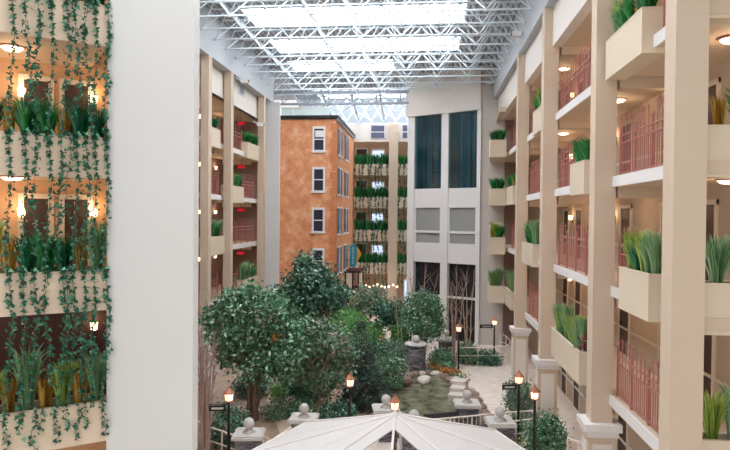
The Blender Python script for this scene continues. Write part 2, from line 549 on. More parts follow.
# ---- roof deck with skylights
XL, XR = -10.6, 4.4
ZD = 18.4
sky_rows = [(19.1, 22.4), (24.0, 27.1), (29.0, 32.3), (34.3, 37.6), (39.5, 42.6), (48.8, 52.3)]  # last row is an added skylight, put in to light the back wall
deck = MB()
x0, x1 = -9.1, 1.85
ys = [6.0] + [v for r in sky_rows for v in r] + [45.0]
deck.box((-14, 4.0, ZD), (x0, 52.9, ZD + .25))
deck.box((x1, 4.0, ZD), (12, 52.9, ZD + .25))
ys = [4.0, 9.2, 12.5, 14.1, 17.4] + [v for r in sky_rows for v in r] + [52.9]
for i in range(0, len(ys) - 1, 2):
    deck.box((x0, ys[i], ZD), (x1, ys[i + 1], ZD + .25))
struct('ceiling', deck, 'deck')
k = 0
for (a, b) in [(9.2, 12.5), (14.1, 17.4)] + sky_rows:
    k += 1
    xr = -2.2 if 39 < a < 41 else x1
    fr = MB()
    # upstand curb around the well and glazing bars
    for (p, q) in (((x0, a, ZD - .02), (x1, a + .06, ZD + .5)), ((x0, b - .06, ZD - .02), (x1, b, ZD + .5)), ((x0, a, ZD - .02), (x0 + .06, b, ZD + .5)), ((x1 - .06, a, ZD - .02), (x1, b, ZD + .5))):
        fr.box(p, q)
    for j in range(1, 3):
        yy = a + (b - a) * j / 3
        fr.box((x0, yy - .06, ZD + .3), (x1, yy + .06, ZD + .44))
    for j in range(1, 6):
        xx = x0 + (x1 - x0) * j / 6
        fr.box((xx - .03, a, ZD + .36), (xx + .03, b, ZD + .46))
    w = struct('window_%d' % k, fr, 'steel')
    if xr < x1:
        MB().box((xr, a, ZD + .1), (x1 - .06, b, ZD + .34)).build('infill', 'deck', w)
    MB().box((x0, a, ZD + .46), (xr, b, ZD + .5)).build('pane', 'skylight', w)

# ---- space frame
ZB, ZT = 17.1, 18.3
MY, MX = 1.75, 1.94
NY = 20
Y0 = 10.7
nx = int(round((XR - XL - .3) / MX))
xb = [XL + .15 + i * (XR - XL - .3) / nx for i in range(nx + 1)]
dxm = xb[1] - xb[0]
xt = [(xb[i] + xb[i + 1]) / 2 for i in range(nx)]
yb = [Y0 + i * MY for i in range(NY)]
yt = [y + MY / 2 for y in yb[:-1]]
for j, y in enumerate(yb):
    mb = MB().tube([(XL - .2, y, ZB), (XR + .15, y, ZB)], .045, 6)
    for i, x in enumerate(xb):
        mb.sphere((x, y, ZB), .085, 6, 4)
        for dx in (-.5, .5):
            for dy in (-.5, .5):
                xx, yy = x + dx * dxm, y + dy * MY
                if xt[0] - .01 <= xx <= xt[-1] + .01 and yt[0] - .01 <= yy <= yt[-1] + .01:
                    mb.tube([(x, y, ZB), (xx, yy, ZT)], .027, 5, False)
    struct('ceiling_truss', mb, 'steel')
for j, y in enumerate(yt):
    struct('ceiling_truss_top_chord', MB().tube([(xt[0] - .9, y, ZT), (xt[-1] + .9, y, ZT)], .05, 5), 'steel')
for x in xt[::2]:
    struct('ceiling_truss_top_chord', MB().tube([(x, yt[0], ZT), (x, yt[-1], ZT)], .03, 5), 'steel')

# cornice bands, panels
struct('trim_1', MB().box((4.3, 8, 16.2), (4.95, 41.3, ZD)), 'cornice')
struct('trim_2', MB().box((-11.2, 12.9, 16.2), (-10.6, 42.3, ZD)), 'cornice')
struct('wall_right_panel', MB().box((4.60, 11.9, 14.75), (4.95, 41.3, 16.2)), 'panel')
struct('wall_left_panel', MB().box((-11.35, 20, 14.75), (-11.08, 41.4, 16.2)), 'panel')

# ---- right gallery
colsR = [(4.3, 11.32), (4.3, 16.45), (4.3, 23.63), (4.3, 30.16)]
for i, (cx, cy) in enumerate(colsR):
    w = .55 if i == 0 else .53
    c = struct('column', MB().box((cx, cy, 3.13), (cx + w, cy + .5, 16.2)), 'beige')
    if i == 0:
        MB().box((cx, cy, 0), (cx + w, cy + .5, 3.13)).build('pedestal', 'beige', c)
        continue
    e = .08
    MB().box((cx - e, cy - e, 0), (cx + w + e, cy + .5 + e, 2.78)).build('pedestal', 'beige', c)
    MB().box((cx - e + .1, cy - e - .03, .35), (cx + w + e - .1, cy - e, 2.6)).build('inset_panel', 'panel', c)
    MB().box((cx - e - .03, cy - e + .1, .35), (cx - e, cy + .5 + e - .1, 2.6)).build('inset_panel', 'panel', c)
    MB().box((cx - e - .05, cy - e - .05, 2.78), (cx + w + e + .05, cy + .5 + e + .05, 2.94)).box((cx - e - .12, cy - e - .12, 2.94), (cx + w + e + .12, cy + .5 + e + .12, 3.13)).box((cx - e - .04, cy - e - .04, 0), (cx + w + e + .04, cy + .5 + e + .04, .25)).build('capital', 'white', c)

XW = 6.7   # corridor wall
for a, z, nm in FLOORS:
    s = struct('floor_slab', MB().box((4.78, 11.5, z - .23), (9.5, 37.2, z)), 'beige')
    MB().box((4.74, 11.6, z - .24), (4.79, 36.4, z + .03)).build('edge', 'white', s)
    for cy in (16.45, 23.63, 30.16):
        MB().box((4.9, cy + .05, z - .23 - .28), (XW, cy + .4, z - .22)).build('cross_beam', 'beige', s)
struct('floor_slab', MB().box((4.951, 11.5, 14.75), (9.5, 37.2, 14.98)), 'beige')
for cy in (16.45, 23.63, 30.16):
    struct('cross_beam', MB().box((4.95, cy + .05, 14.47), (XW, cy + .4, 14.76)), 'beige')
# corridor walls (long wall, return wall by the near column, far end)
struct('wall_right', MB().box((XW, 14.0, 0), (XW + .2, 41.6, 16)), 'beige_wall')
struct('wall_right_return', MB().box((XW, 13.9, 0), (9.5, 14.1, 16)), 'beige_wall')
struct('wall_right_side', MB().box((9.4, 8.0, 0), (9.6, 14.1, 16)), 'beige_wall')
struct('trim_3', MB().box((XW - .03, 14.1, .85), (XW, 37, .95)), 'white')
for a, z, nm in FLOORS:
    struct('trim_4', MB().box((XW - .03, 14.1, z + .82), (XW, 37, z + .9)), 'doorframe')
struct('wall_right_end', MB().box((5.1, 41.4, 0), (6.8, 41.6, 16)), 'left_in')
for z in (3.85, 6.65, 9.45, 12.25):
    struct('floor_slab_end', MB().prism([(3.66, 37.0), (6.8, 37.0), (6.8, 41.4), (4.15, 41.4)], z - .23, z), 'beige')
struct('floor_slab_end', MB().box((4.952, 37.0, 14.75), (6.8, 41.4, 16.2)).prism([(4.2, 37.0), (4.59, 37.0), (4.59, 41.4), (4.5, 41.4)], 14.6, 14.9), 'beige')

dn = [0]


def door(p, d, n, z, hgt=2.1, wd=.95, dm='door'):
    """door in a wall: p centre on the wall face, d along the wall, n out of the wall"""
    dn[0] += 1
    f = MB()
    f.slab(p, d, n, -wd / 2 - .12, -wd / 2, z, z + hgt + .12, -.02, .05)
    f.slab(p, d, n, wd / 2, wd / 2 + .12, z, z + hgt + .12, -.02, .05)
    f.slab(p, d, n, -wd / 2 - .12, wd / 2 + .12, z + hgt, z + hgt + .12, -.02, .051)
    o = struct('door_%d' % dn[0], f, 'doorframe')
    MB().slab(p, d, n, -wd / 2, wd / 2, z, z + hgt, -.02, .02).build('door_leaf', dm, o)
    h = MB().slab(p, d, n, wd / 2 - .14, wd / 2 - .06, z + .9, z + 1.12, .02, .035)
    h.slab(p, d, n, wd / 2 - .2, wd / 2 - .07, z + 1.0, z + 1.03, .035, .07)
    h.build('door_handle', 'black', o)


SC = {}


def sconce(p, n, z, label, watts=9, group='wall lamps along the galleries'):
    """cup-shaped wall lamp, local +y out of the wall"""
    rz = math.atan2(n[1], n[0]) - pi / 2
    if 'p' not in SC:
        o = thing('wall_sconce', label, 'wall lamp', (p[0], p[1], z), rz, group)
        MB().box((-.05, 0, -.22), (.05, .03, .1)).build('back_plate', 'black', o)
        MB().tube([(0, .03, -.12), (0, .11, -.14), (0, .11, -.08)], .012, 5).build('arm', 'black', o)
        MB().lathe([(.03, -.08), (.075, -.06), (.09, .12), (.07, .12)], (0, .11, 0), 10).build('shade', 'sconceglass', o, True)
        SC['p'] = o
    else:
        o = dup(SC['p'], (p[0], p[1], z), rz, label, group)
    if watts:
        plight(o, (0, .22, .18), watts)
    return o


DISC = {}


def ceil_disc(p, label, watts=0, r=.22):
    if 'p' not in DISC:
        o = thing('ceiling_light', label, 'ceiling light', p)
        MB().lathe([(.25, -.03), (.25, 0.0)], (0, 0, 0), 16).build('rim', 'copper', o)
        MB().lathe([(.05, -.10), (.16, -.085), (.225, -.03)], (0, 0, 0), 16).build('diffuser', 'disc', o, True)
        DISC['p'] = o
    else:
        o = dup(DISC['p'], p, None, label)
    if watts:
        plight(o, (0, 0, -.25), watts)
    return o


for a, z, nm in [('B', 0.0, 'ground-floor')] + FLOORS:
    for j, yy in enumerate((15.6, 17.9, 21.6, 24.0, 28.0, 30.5, 34.0)):
        door((XW, yy), (0, 1), (-1, 0), z)
    for j, yy in enumerate((16.75, 22.8, 29.2, 34.9)):
        sconce((XW, yy), (-1, 0), z + 1.75, 'lit wall lamp on the %s right gallery, %s from the near end' % (nm, ORD[j]), 5)
    if a != 'B':
        door((7.45, 13.9), (1, 0), (0, -1), z)
        ceil_disc((6.0, 13.0, z + 2.555 if a != 'F' else 14.75), 'round ceiling light outside the near corner room on the %s' % nm, 8)
        for j, yy in enumerate((19.5, 27.0)):
            ceil_disc((5.75, yy, z + 2.57 if a != 'F' else 14.75), 'round ceiling light over the %s right gallery, %s from the near column' % (nm, ORD[j]), 6)

# ---- planters
PL = {}


def planter(loc, lx, ly, label, group, kinds, gl, h=.95, rz=0.0, cham=0.0):
    """planter box, local x 0..lx across, y 0..ly along; base at loc"""
    r = thing('planter_box', label, 'planter', loc, rz, group)
    t = .06
    mb = MB()
    mb.box((0, 0, 0), (lx, ly, .08)).box((0, 0, .08), (t, ly, h)).box((lx - t, 0, .08), (lx, ly, h)).box((t, 0, .08), (lx - t, t, h)).box((t, ly - t, .08), (lx - t, ly, h))
    bxo = mb.build('box', 'planter', r)
    mb = MB().box((-.012, -.012, h), (t + .012, ly + .012, h + .025)).box((lx - t - .012, -.012, h), (lx + .012, ly + .012, h + .025)).box((t, -.012, h), (lx - t, t + .012, h + .025)).box((t, ly - t - .012, h), (lx - t, ly + .012, h + .025))
    mb.build('rim', 'planter', bxo)
    MB().box((t, t, .6), (lx - t, ly - t, h - .1)).build('soil', 'soil', r)
    n = len(kinds)
    R = Matrix.Rotation(rz, 3, 'Z')
    along = ly >= lx
    for i, kd in enumerate(kinds):
        u = (i + .5) / n
        q = Vector((lx / 2 + random.uniform(-.05, .05), t + .1 + (ly - 2 * t - .2) * u, h - .1)) if along else Vector((t + .1 + (lx - 2 * t - .2) * u, ly / 2 + random.uniform(-.05, .05), h - .1))
        w = Vector(loc) + R @ q
        grass(kd, w, '%s grass tuft, %s from the %s end of the %s' % (GCOL[kd], ORD[i], 'near' if along else 'left', gl), 'grass tufts in the ' + gl)
    return r


BAY = {'A': 'nearest bay', 'B': 'second bay', 'C': 'third bay', 'D': 'far bay'}
PX = 4.5
rp = [  # bay, floor, y0, y1, grass kinds
    ('A', 'F', 13.68, 16.35, ['green', 'dark', 'gold', 'green', 'gold', 'green', 'dark', 'yellow', 'blue']),
    ('A', 'D', 13.05, 15.0, ['blue', 'blue', 'yellow', 'gold', 'dark', 'yellow', 'yellow']),
    ('B', 'E', 18.35, 20.1, ['green', 'green', 'green', 'dark', 'green', 'green']),
    ('B', 'C', 18.62, 22.72, ['blue', 'blue', 'yellow', 'blue', 'yellow', 'yellow', 'blue', 'dark', 'blue', 'yellow', 'blue']),
    ('C', 'F', 24.9, 27.15, ['green', 'dark', 'yellow', 'green', 'green']),
    ('C', 'D', 26.77, 29.8, ['blue', 'blue', 'green', 'blue', 'dark', 'blue', 'blue']),
    ('D', 'E', 33.2, 35.7, ['green', 'gold', 'green', 'dark', 'green']),
    ('D', 'C', 33.2, 35.7, ['blue', 'blue', 'yellow', 'blue', 'blue']),
]
for b, a, y0, y1, kd in rp:
    nm = '%s right planter, %s' % (LN[a], BAY[b])
    planter((PX, y0, LZ[a] - .34), .48, y1 - y0, 'beige %s planter box on the right gallery, %s' % (LN[a], BAY[b]), 'planter boxes along the right gallery', kd, nm)
# planters on the far end wall, facing down the atrium
for a, kd in (('F', ['dark', 'gold', 'dark', 'green', 'green']), ('E', ['green', 'dark', 'green', 'green']), ('D', ['gold', 'yellow', 'yellow', 'green', 'green']), ('C', ['blue', 'yellow', 'blue', 'blue', 'blue'])):
    planter((3.62, 36.2, LZ[a] - .36), .92, .795, 'beige planter box jutting from the grey end wall on the %s' % LN[a], 'planter boxes on the grey end wall', kd, '%s end-wall planter' % LN[a])
# near return planters right of the big column
for a, kd in (('E', ['gold', 'green', 'green', 'dark', 'green', 'green']), ('D', ['blue', 'blue', 'yellow', 'green', 'dark', 'green']), ('C', ['yellow', 'blue', 'blue', 'yellow', 'yellow', 'blue']), ('F', ['green', 'green'])):
    planter((4.86, 11.52, LZ[a] - .30), 2.6, .46, 'wide beige planter box behind the big near column on the %s' % LN[a], 'planter boxes beside the near column', kd, '%s planter beside near column' % LN[a], h=.9)

# ---- railings
BALM = {}


def railing(loc, L, rz, label, group, step=.15, cap=1.0):
    """rust-red railing along local +x from 0..L"""
    r = thing('balcony_railing', label, 'railing', loc, rz, group)
    for z in (.1, .86, 1.05):
        MB().box((0, -.02, z - .018), (L, .02, z + .018)).build('rail', 'rail', r)
    if 'b' not in BALM:
        b = MB().box((-.009, -.009, .1), (.009, .009, .86)).build('baluster', 'rail', r)
        p = MB().box((-.011, -.011, .1), (.011, .011, 1.42)).lathe([(.012, 1.42), (.03, 1.46), (.004, 1.56)], (0, 0, 0), 5).build('picket', 'rail', r)
        q = MB().box((-.025, -.025, 0), (.025, .025, 1.2)).build('post', 'rail', r)
        e = MB().lathe([(.03, 0), (.045, .04), (.005, .14)], (0, 0, 0), 6).build('finial', 'rail', r)
        BALM['b'], BALM['p'], BALM['q'], BALM['f'] = b.data, p.data, q.data, e.data
        for o in (b, p, q, e):
            bpy.data.objects.remove(o)

    def put(nm, x):
        o = bpy.data.objects.new(nm, BALM[{'baluster': 'b', 'picket': 'p', 'post': 'q'}[nm]])
        COL.objects.link(o); o.parent = r; o.location = (x, 0, 0)
        if nm == 'post':
            e = bpy.data.objects.new('finial', BALM['f']); COL.objects.link(e); e.parent = o; e.location = (0, 0, 1.2)
    npost = max(1, int(round(L / 1.25)))
    px = [i * L / npost for i in range(npost + 1)]
    for x in px:
        put('post', min(max(x, .03), L - .03))
    nb = int(L / step)
    for i in range(1, nb):
        x = i * L / nb
        if min(abs(x - q) for q in px) > .05:
            put('picket' if i % 2 else 'baluster', x)
    return r


RX = 4.92
rr = [('A', 'F', 11.9, 13.6, .13), ('A', 'E', 11.9, 16.4, .13), ('A', 'D', 15.05, 16.4, .13), ('A', 'C', 11.9, 16.4, .13),
      ('B', 'F', 17.0, 23.6, .15), ('B', 'E', 20.2, 23.6, .15), ('B', 'D', 17.0, 23.6, .15), ('B', 'C', 17.0, 18.5, .15),
      ('C', 'F', 27.2, 30.1, .18), ('C', 'E', 24.2, 30.1, .18), ('C', 'D', 24.2, 26.7, .18), ('C', 'C', 24.2, 30.1, .18),
      ('D', 'F', 30.7, 36.1, .2), ('D', 'D', 30.7, 36.1, .2), ('D', 'E', 30.7, 33.0, .2), ('D', 'C', 30.7, 33.0, .2)]
for b, a, y0, y1, st in rr:
    railing((RX, y0, LZ[a]), y1 - y0, pi / 2, 'rust-red %s metal railing on the right gallery, %s' % (LN[a], BAY[b]), 'rust-red balcony railings', st)

# ---- end wall + elevator tower
struct('wall_back_right', MB().box((3.5, 41.4, 0), (5.15, 41.7, ZD)), 'greywall')
P0 = Vector((3.5, 41.2)); dT = Vector((-.86, .51)).normalized(); nT = Vector((-dT.y, dT.x))
if nT.y > 0: nT = -nT


def tower_t(px, py=225):
    d = fwd + rt * ((px - 365) / F_PX) - up * ((py - 225) / F_PX)
    # P0 + t dT = s*d (xy)
    det = dT.x * -d.y - dT.y * -d.x
    return ((-P0.x) * -d.y - (-P0.y) * -d.x) / det


tt = {k: tower_t(k) for k in (407, 413.5, 440.5, 447.5, 476)}
LT = tt[407]
tw = MB()
seg = [(0, tt[476]), (tt[447.5], tt[440.5]), (tt[413.5], LT)]
for a, b in seg:
    tw.slab(P0, dT, nT, a, b, 0, 15.5, -.35, 0)
tower = struct('wall_elevator', tw, 'white')
mb = MB().slab(P0, dT, nT, -.02, LT + .1, 15.45, 18.3, -.4, .12)
mb.build('cap', 'panel', tower)
# shaft lining
mb = MB().slab(P0, dT, nT, 0, LT, 0, 18.3, -2.2, -2.0).slab(P0, dT, nT, 0, .05, 0, 18.3, -2.0, -.35).slab(P0, dT, nT, LT - .05, LT, 0, 18.3, -2.0, -.35).slab(P0, dT, nT, tt[447.5] + .1, tt[440.5] - .1, 0, 18.3, -2.0, -.35)
mb.build('shaft_lining', 'shaft', tower)
wn = 20
for q, (a, b) in enumerate(((tt[476], tt[447.5]), (tt[440.5], tt[413.5]))):
    wn += 1
    g = MB().slab(P0, dT, nT, a, b, 10.36, 15.46, -.16, -.13)
    o = struct('window_%d' % wn, g, 'glass')
    rails = MB()
    for f in (.38, .46, .62) if q == 0 else (.6,):
        rails.slab(P0, dT, nT, a + (b - a) * f - .03, a + (b - a) * f + .03, 0, 16.61, -1.2, -1.1)
    rails.build('guide_rail', 'black', o)
    lr = MB()
    for f in (.2, .3, .54, .76) if q == 0 else (.3, .8):
        lr.slab(P0, dT, nT, a + (b - a) * f - .02, a + (b - a) * f + .02, 0, 18, -.9, -.86)
    lr.build('hoist_cable', 'greysteel' if q == 0 else 'shaft2', o)
    br = MB()
    for z in (11.3, 12.6) if q == 0 else (11.4, 12.6):
        br.slab(P0, dT, nT, a + .05, a + .65, z, z + .07, -1.6, -1.5)
    br.slab(P0, dT, nT, a + .05, b - .5, 11.55, 11.62, -1.65, -1.6)
    br.build('bracket', 'greysteel' if q == 0 else 'black', o)
    # cab facade
    c = MB().slab(P0, dT, nT, a, b, 9.04, 10.36, -.3, -.08).slab(P0, dT, nT, a, b, 5.26, 6.61, -.3, -.08)
    c.slab(P0, dT, nT, a, a + .1, 6.61, 9.04, -.3, -.08).slab(P0, dT, nT, b - .1, b, 6.61, 9.04, -.3, -.08).slab(P0, dT, nT, a, b, 7.3, 7.46, -.3, -.08)
    c.build('cab_front', 'white', o)
    MB().slab(P0, dT, nT, a + .1, b - .1, 6.61, 7.3, -.25, -.2).slab(P0, dT, nT, a + .1, b - .1, 7.46, 9.04, -.25, -.2).build('cab_glass', 'cab', o)
    MB().slab(P0, dT, nT, a, b, 0, 5.26, -.6, -.5).build('lobby_glass', 'shaft2', o)
    MB().slab(P0, dT, nT, a, b, 2.9, 3.03, -.4, -.1).build('transom', 'white', o)

# ---- left gallery
fc = bpy.data.curves.new('lettering', 'FONT'); fc.body = 'EXIT'; fc.size = .2; fc.align_x = 'CENTER'; fc.extrude = .006
fo = bpy.data.objects.new('lettering', fc); COL.objects.link(fo)
EXIT_ME = bpy.data.meshes.new_from_object(fo.evaluated_get(bpy.context.evaluated_depsgraph_get()))
EXIT_ME.materials.clear(); EXIT_ME.materials.append(M['exit'])
bpy.data.objects.remove(fo); bpy.data.curves.remove(fc)
colsL = [29.4, 32.87, 39.7]
for cy in [19.0, 24.3] + colsL:
    c = struct('column', MB().box((-11.0, cy, 3.13), (-10.6, cy + .45, 16.2)), 'beige')
    MB().box((-11.08, cy - .08, 0), (-10.52, cy + .53, 2.78)).build('pedestal', 'panel', c)
    MB().box((-11.14, cy - .14, 2.78), (-10.46, cy + .59, 3.13)).build('capital', 'white', c)
for a, z, nm in FLOORS:
    s = struct('floor_slab', MB().box((-13.6, 14, z - .23), (-11.15, 41.6, z)), 'beige')
    MB().box((-11.16, 14, z - .24), (-11.1, 41.5, z + .03)).build('edge', 'white', s)
    for cy in colsL:
        MB().box((-13.4, cy + .05, z - .51), (-11.5, cy + .4, z - .22)).build('cross_beam', 'beige', s)
struct('floor_slab', MB().box((-13.6, 14, 14.75), (-11.15, 41.6, 14.98)), 'beige')
struct('wall_left', MB().box((-13.6, 14, 0), (-13.4, 41.6, 16)), 'left_in')
struct('wall_left_end', MB().box((-13.6, 41.5, 0), (-11.5, 41.7, 16)), 'left_in')
struct('wall_back_left', MB().box((-11.6, 41.8, 0), (-10.05, 42.0, 16.2)), 'pier')
for a, z, nm in FLOORS:
    door((-13.4, 32.0), (0, 1), (1, 0), z)
    door((-13.4, 36.6), (0, 1), (1, 0), z)
    for j, yy in enumerate((33.2, 35.4, 38.2)):
        sconce((-13.4, yy), (1, 0), z + 1.9, 'lit wall lamp on the %s of the left gallery, %s towards the orange building' % (nm, ORD[j]), 6)
    e = thing('exit_sign', 'glowing red EXIT sign on the %s of the left gallery' % nm, 'exit sign', (-11.95, 39.2, z + 1.98), 0, 'red exit signs of the left gallery')
    MB().box((-.24, 0, 0), (.24, .08, .22)).build('housing', 'exitface', e)
    MB().tube([(0, .04, .22), (0, .04, .57)], .015, 5).build('hanger', 'black', e)
    fo = bpy.data.objects.new('lettering', EXIT_ME); COL.objects.link(fo); fo.parent = e; fo.location = (0, -.008, .04); fo.rotation_euler = (pi / 2, 0, 0)
LB = {'A': 'bay before the far column pair', 'B': 'bay next to the orange building'}
lp = [('A', 'F', 30.6, 32.0, ['green', 'dark', 'green']), ('A', 'D', 30.0, 32.8, ['dark', 'green', 'blue', 'green', 'blue']),
      ('B', 'F', 37.0, 39.6, ['green', 'green', 'green', 'green', 'dark']), ('B', 'E', 33.5, 36.3, ['green', 'yellow', 'green', 'green', 'dark']), ('B', 'C', 36.3, 39.6, ['blue', 'blue', 'blue', 'blue', 'green'])]
for b, a, y0, y1, kd in lp:
    planter((-11.36, y0, LZ[a] - .34), .48, y1 - y0, 'beige %s planter box on the left gallery, %s' % (LN[a], LB[b]), 'planter boxes along the left gallery', kd, '%s left planter, %s' % (LN[a], {'A': 'near bay', 'B': 'far bay'}[b]))
for b, a, y0, y1 in (('A', 'F', 32.05, 32.8), ('A', 'E', 29.9, 32.8), ('A', 'C', 29.9, 32.8), ('B', 'F', 33.4, 36.9), ('B', 'E', 36.4, 39.6), ('B', 'D', 33.4, 39.6), ('B', 'C', 33.4, 36.2)):
    railing((-11.25, y0, LZ[a]), y1 - y0, pi / 2, 'rust-red %s metal railing on the left gallery, %s' % (LN[a], LB[b]), 'rust-red balcony railings', .2)
# vent on the panel
def vent(px0, px1, py0, py1, label):
    a, b = at(px0, py1, X=-11.05), at(px1, py0, X=-11.05)
    zz = sorted((at((px0 + px1) / 2, py0, X=-11.05).z, at((px0 + px1) / 2, py1, X=-11.05).z))
    v = thing('air_vent', label, 'air vent', (-11.08, a.y, zz[0]))
    L, H = b.y - a.y, zz[1] - zz[0]
    MB().box((0, 0, 0), (.02, L, H)).build('backing', 'greysteel', v)
    MB().box((.0, 0, 0), (.05, .05, H)).box((0, L - .05, 0), (.05, L, H)).box((0, 0, 0), (.05, L, .05)).box((0, 0, H - .05), (.05, L, H)).build('frame', 'white', v)
    mb = MB()
    for i in range(1, 9):
        mb.box((.01, .05, H * i / 9 - .02), (.04, L - .05, H * i / 9 + .01))
    mb.build('louvre', 'greysteel', v)
vent(239, 244.5, 85.5, 95.5, 'larger grey louvred air vent on the white upper left wall')
vent(231.8, 234.5, 79, 89, 'narrow grey air vent beside the second upper left column')

# ---- white pier at the left
struct('wall_pier', MB().box((-6.76, 12.6, 0), (-4.86, 12.9, ZD)), 'pier')

# ---- near-left angled balcony
E0 = Vector((-6.74, 12.62)); aB = Vector((-.793, -.609)); nB = Vector((-.609, .793))  # nB: inwards
LBAL = 4.4
for a, z, nm in FLOORS + [('G', 15.05, 'sixth-floor')]:
    s = struct('balcony_parapet', MB().slab(E0, aB, nB, 0, LBAL, z - .30, z + .53, 0, .08), 'parapet')
    MB().slab(E0, aB, nB, 0, LBAL, z + .53, z + .56, -.015, .1).build('coping', 'planter', s)
    MB().slab(E0, aB, nB, 0, LBAL, z + .2, z + .46, .08, .5).build('soil', 'soil', s)
    MB().slab(E0, aB, nB, 0, LBAL, z, z + .62, .5, .56).build('back_board', 'planter', s)
    struct('floor_slab', MB().slab(E0, aB, nB, 0, LBAL, z - .25, z, .08, 3.2), 'beige' if a not in 'C' else 'beige')
zin = struct('wall_left_near', MB().slab(E0, aB, nB, -.55, LBAL + 2, 0, 16.5, 2.6, 2.8), 'orange_in')
# cream side strip beside the last doors, near pier
struct('wall_left_near_side', MB().slab(E0, aB, nB, -.55, -.45, 0, 16.5, .3, 2.7), 'beige_wall')
def bal(t, q, z=0):
    p = E0 + aB * t + nB * q
    return Vector((p.x, p.y, z))
def bal_t(px, q=2.6):
    d = at(px, 225, Y=10) - CAM
    o = E0 + nB * q
    det = aB.x * -d.y + aB.y * d.x
    return (-o.x * -d.y + -o.y * d.x) / det
for a, z, nm in FLOORS:
    dm = 'door' if a != 'C' else 'brownwood'
    for px in (76, 36):
        if a == 'C': continue
        p = bal(bal_t(px), 2.6)
        door((p.x, p.y), aB, (-nB.x, -nB.y), z, 2.1, .52, dm)
    for j, t in enumerate((bal_t(93), bal_t(21), bal_t(-25))):
        if a == 'C' and j: continue
        p = bal(t, 2.6 if a != 'C' else 2.5)
        sconce((p.x, p.y), (-nB.x, -nB.y), z + 1.75, 'lit wall lamp behind the ivy on the %s, %s from the white pier' % (nm, ORD[j]), 1.2)
    zz = (LZ['E'] if a == 'D' else LZ['F'] if a == 'E' else LZ['D'] if a == 'C' else 15.05) - .25
    p = bal(bal_t(12, 1.35), 1.35, zz)
    ceil_disc(p, 'round glowing ceiling light behind the ivy on the %s' % nm, 6 if a != 'C' else 2)
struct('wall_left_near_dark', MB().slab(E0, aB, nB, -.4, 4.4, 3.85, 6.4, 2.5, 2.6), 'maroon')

# grass in the balcony troughs
gk = {'F': ['dark', 'gold', 'green', 'dark', 'green', 'yellow', 'green', 'dark', 'green', 'gold'],
      'E': ['dark', 'dark', 'gold', 'green', 'green', 'gold', 'dark', 'green', 'dark', 'dark'],
      'D': ['blue', 'gold', 'dark', 'green', 'dark', 'gold', 'yellow', 'dark', 'dark', 'green'],
      'C': ['blue', 'gold', 'yellow', 'gold', 'blue', 'gold', 'yellow', 'dark', 'yellow', 'gold']}
for a, z, nm in FLOORS:
    for i, kd in enumerate(gk[a]):
        p = bal(.18 + i * .33, .29, z + .45)
        grass(kd, p, '%s grass tuft behind ivy on the %s left balcony, %s from the pier' % (GCOL[kd], nm, ORD[i]), 'grass tufts in the %s ivy balcony' % nm, 1.15)


# ivy strands
def ivy_meshes(L, n, size):
    mb = MB()
    pts = [(0, 0.05, .02), (0, -.02, .04)]
    ph = random.uniform(0, 6)
    for i in range(1, 13):
        t = i / 12
        pts.append((.06 * sin(ph + 5 * t) * min(1, 3 * t) + .02 * random.uniform(-1, 1), -.05 - .02 * random.random(), -L * t))
    st = MB().tube(pts, .006, 4)
    P = np.array([Vector(pts[0])] * 1 + [Vector(p) for p in pts[1:]])
    u = rng.uniform(0, 1, n) ** 1.0 * (len(pts) - 1.001)
    i = u.astype(int); f = (u - i)[:, None]
    Q = P[i] * (1 - f) + P[i + 1] * f
    # denser knots
    Q = Q + rng.normal(size=(n, 3)) * np.array([.03, .02, .03])
    Q[:, 1] = np.minimum(Q[:, 1], -.025)
    leaves(mb, Q, size, 'ivy', updir=np.array([0, -.5, -.6]))
    V = np.array(mb.v); V[:, 1] = np.minimum(V[:, 1], -.008); mb.v = V.tolist()
    return st, mb


IV = {}
for key, L, n, sz in (('long', 2.75, 165, .088), ('long2', 2.45, 145, .088), ('mid', 2.2, 80, .085), ('short', .75, 36, .085), ('tiny', .45, 20, .09), ('far', 2.3, 80, .13), ('far2', 1.8, 60, .13)):
    for v in range(3):
        st, lv = ivy_meshes(L, n, sz)
        r = thing('hanging_ivy', 'x', 'ivy', (0, 0, -50))
        st.build('stem', 'bark', r); lv.build('foliage', 'ivy', r)
        IV.setdefault(key, []).append(r)


def ivy(kind, loc, rz, label, group, sc=1.0):
    return dup(random.choice(IV[kind]), loc, rz, label, group, (1, 1, sc))


rzB = math.atan2(aB.y, aB.x) + pi   # local -y points out of the parapet
for a, z, nm, xs in (('G', 15.05, 'sixth-floor', (10, 23, 35, 47, 61, 72, 82, 91, 105)), ('F', 12.25, 'fifth floor', (10, 24, 35, 47, 62, 72, 83, 91, 104.5)), ('E', 9.45, 'fourth floor', (7, 22, 33, 45, 57, 72, 82, 91, 103)),
                     ('D', 6.65, 'third floor', (8, 20, 31, 44, 59, 69, 81, 91, 103.5)), ('C', 3.85, 'second floor', (4, 20, 32, 41, 52, 64, 75, 83, 101))):
    for i, px in enumerate(xs):
        # spot on the parapet for that strand
        t = (106.5 - px) / 53.5
        p = E0 + aB * t - nB * .02
        kd = random.choice(['long', 'long', 'long2']) if a != 'C' else random.choice(['short', 'tiny', 'short'])
        ivy(kd, (p.x, p.y, z + .55), rzB, 'hanging ivy strand from the %s left balcony, %s from the white pier' % (nm, ORD[len(xs) - 1 - i]), 'ivy strands on the left balcony', random.uniform(.92, 1.08))
        if a in 'ED' and i == 5:
            p = E0 + aB * (t + .12) - nB * .03
            ivy('mid', (p.x, p.y, z + .57), rzB, 'thinner hanging ivy strand from the %s left balcony, beside strand %s from the pier' % (nm, ORD[len(xs) - 1 - i]), 'thinner ivy strands on the left balcony', random.uniform(.6, 1.0))

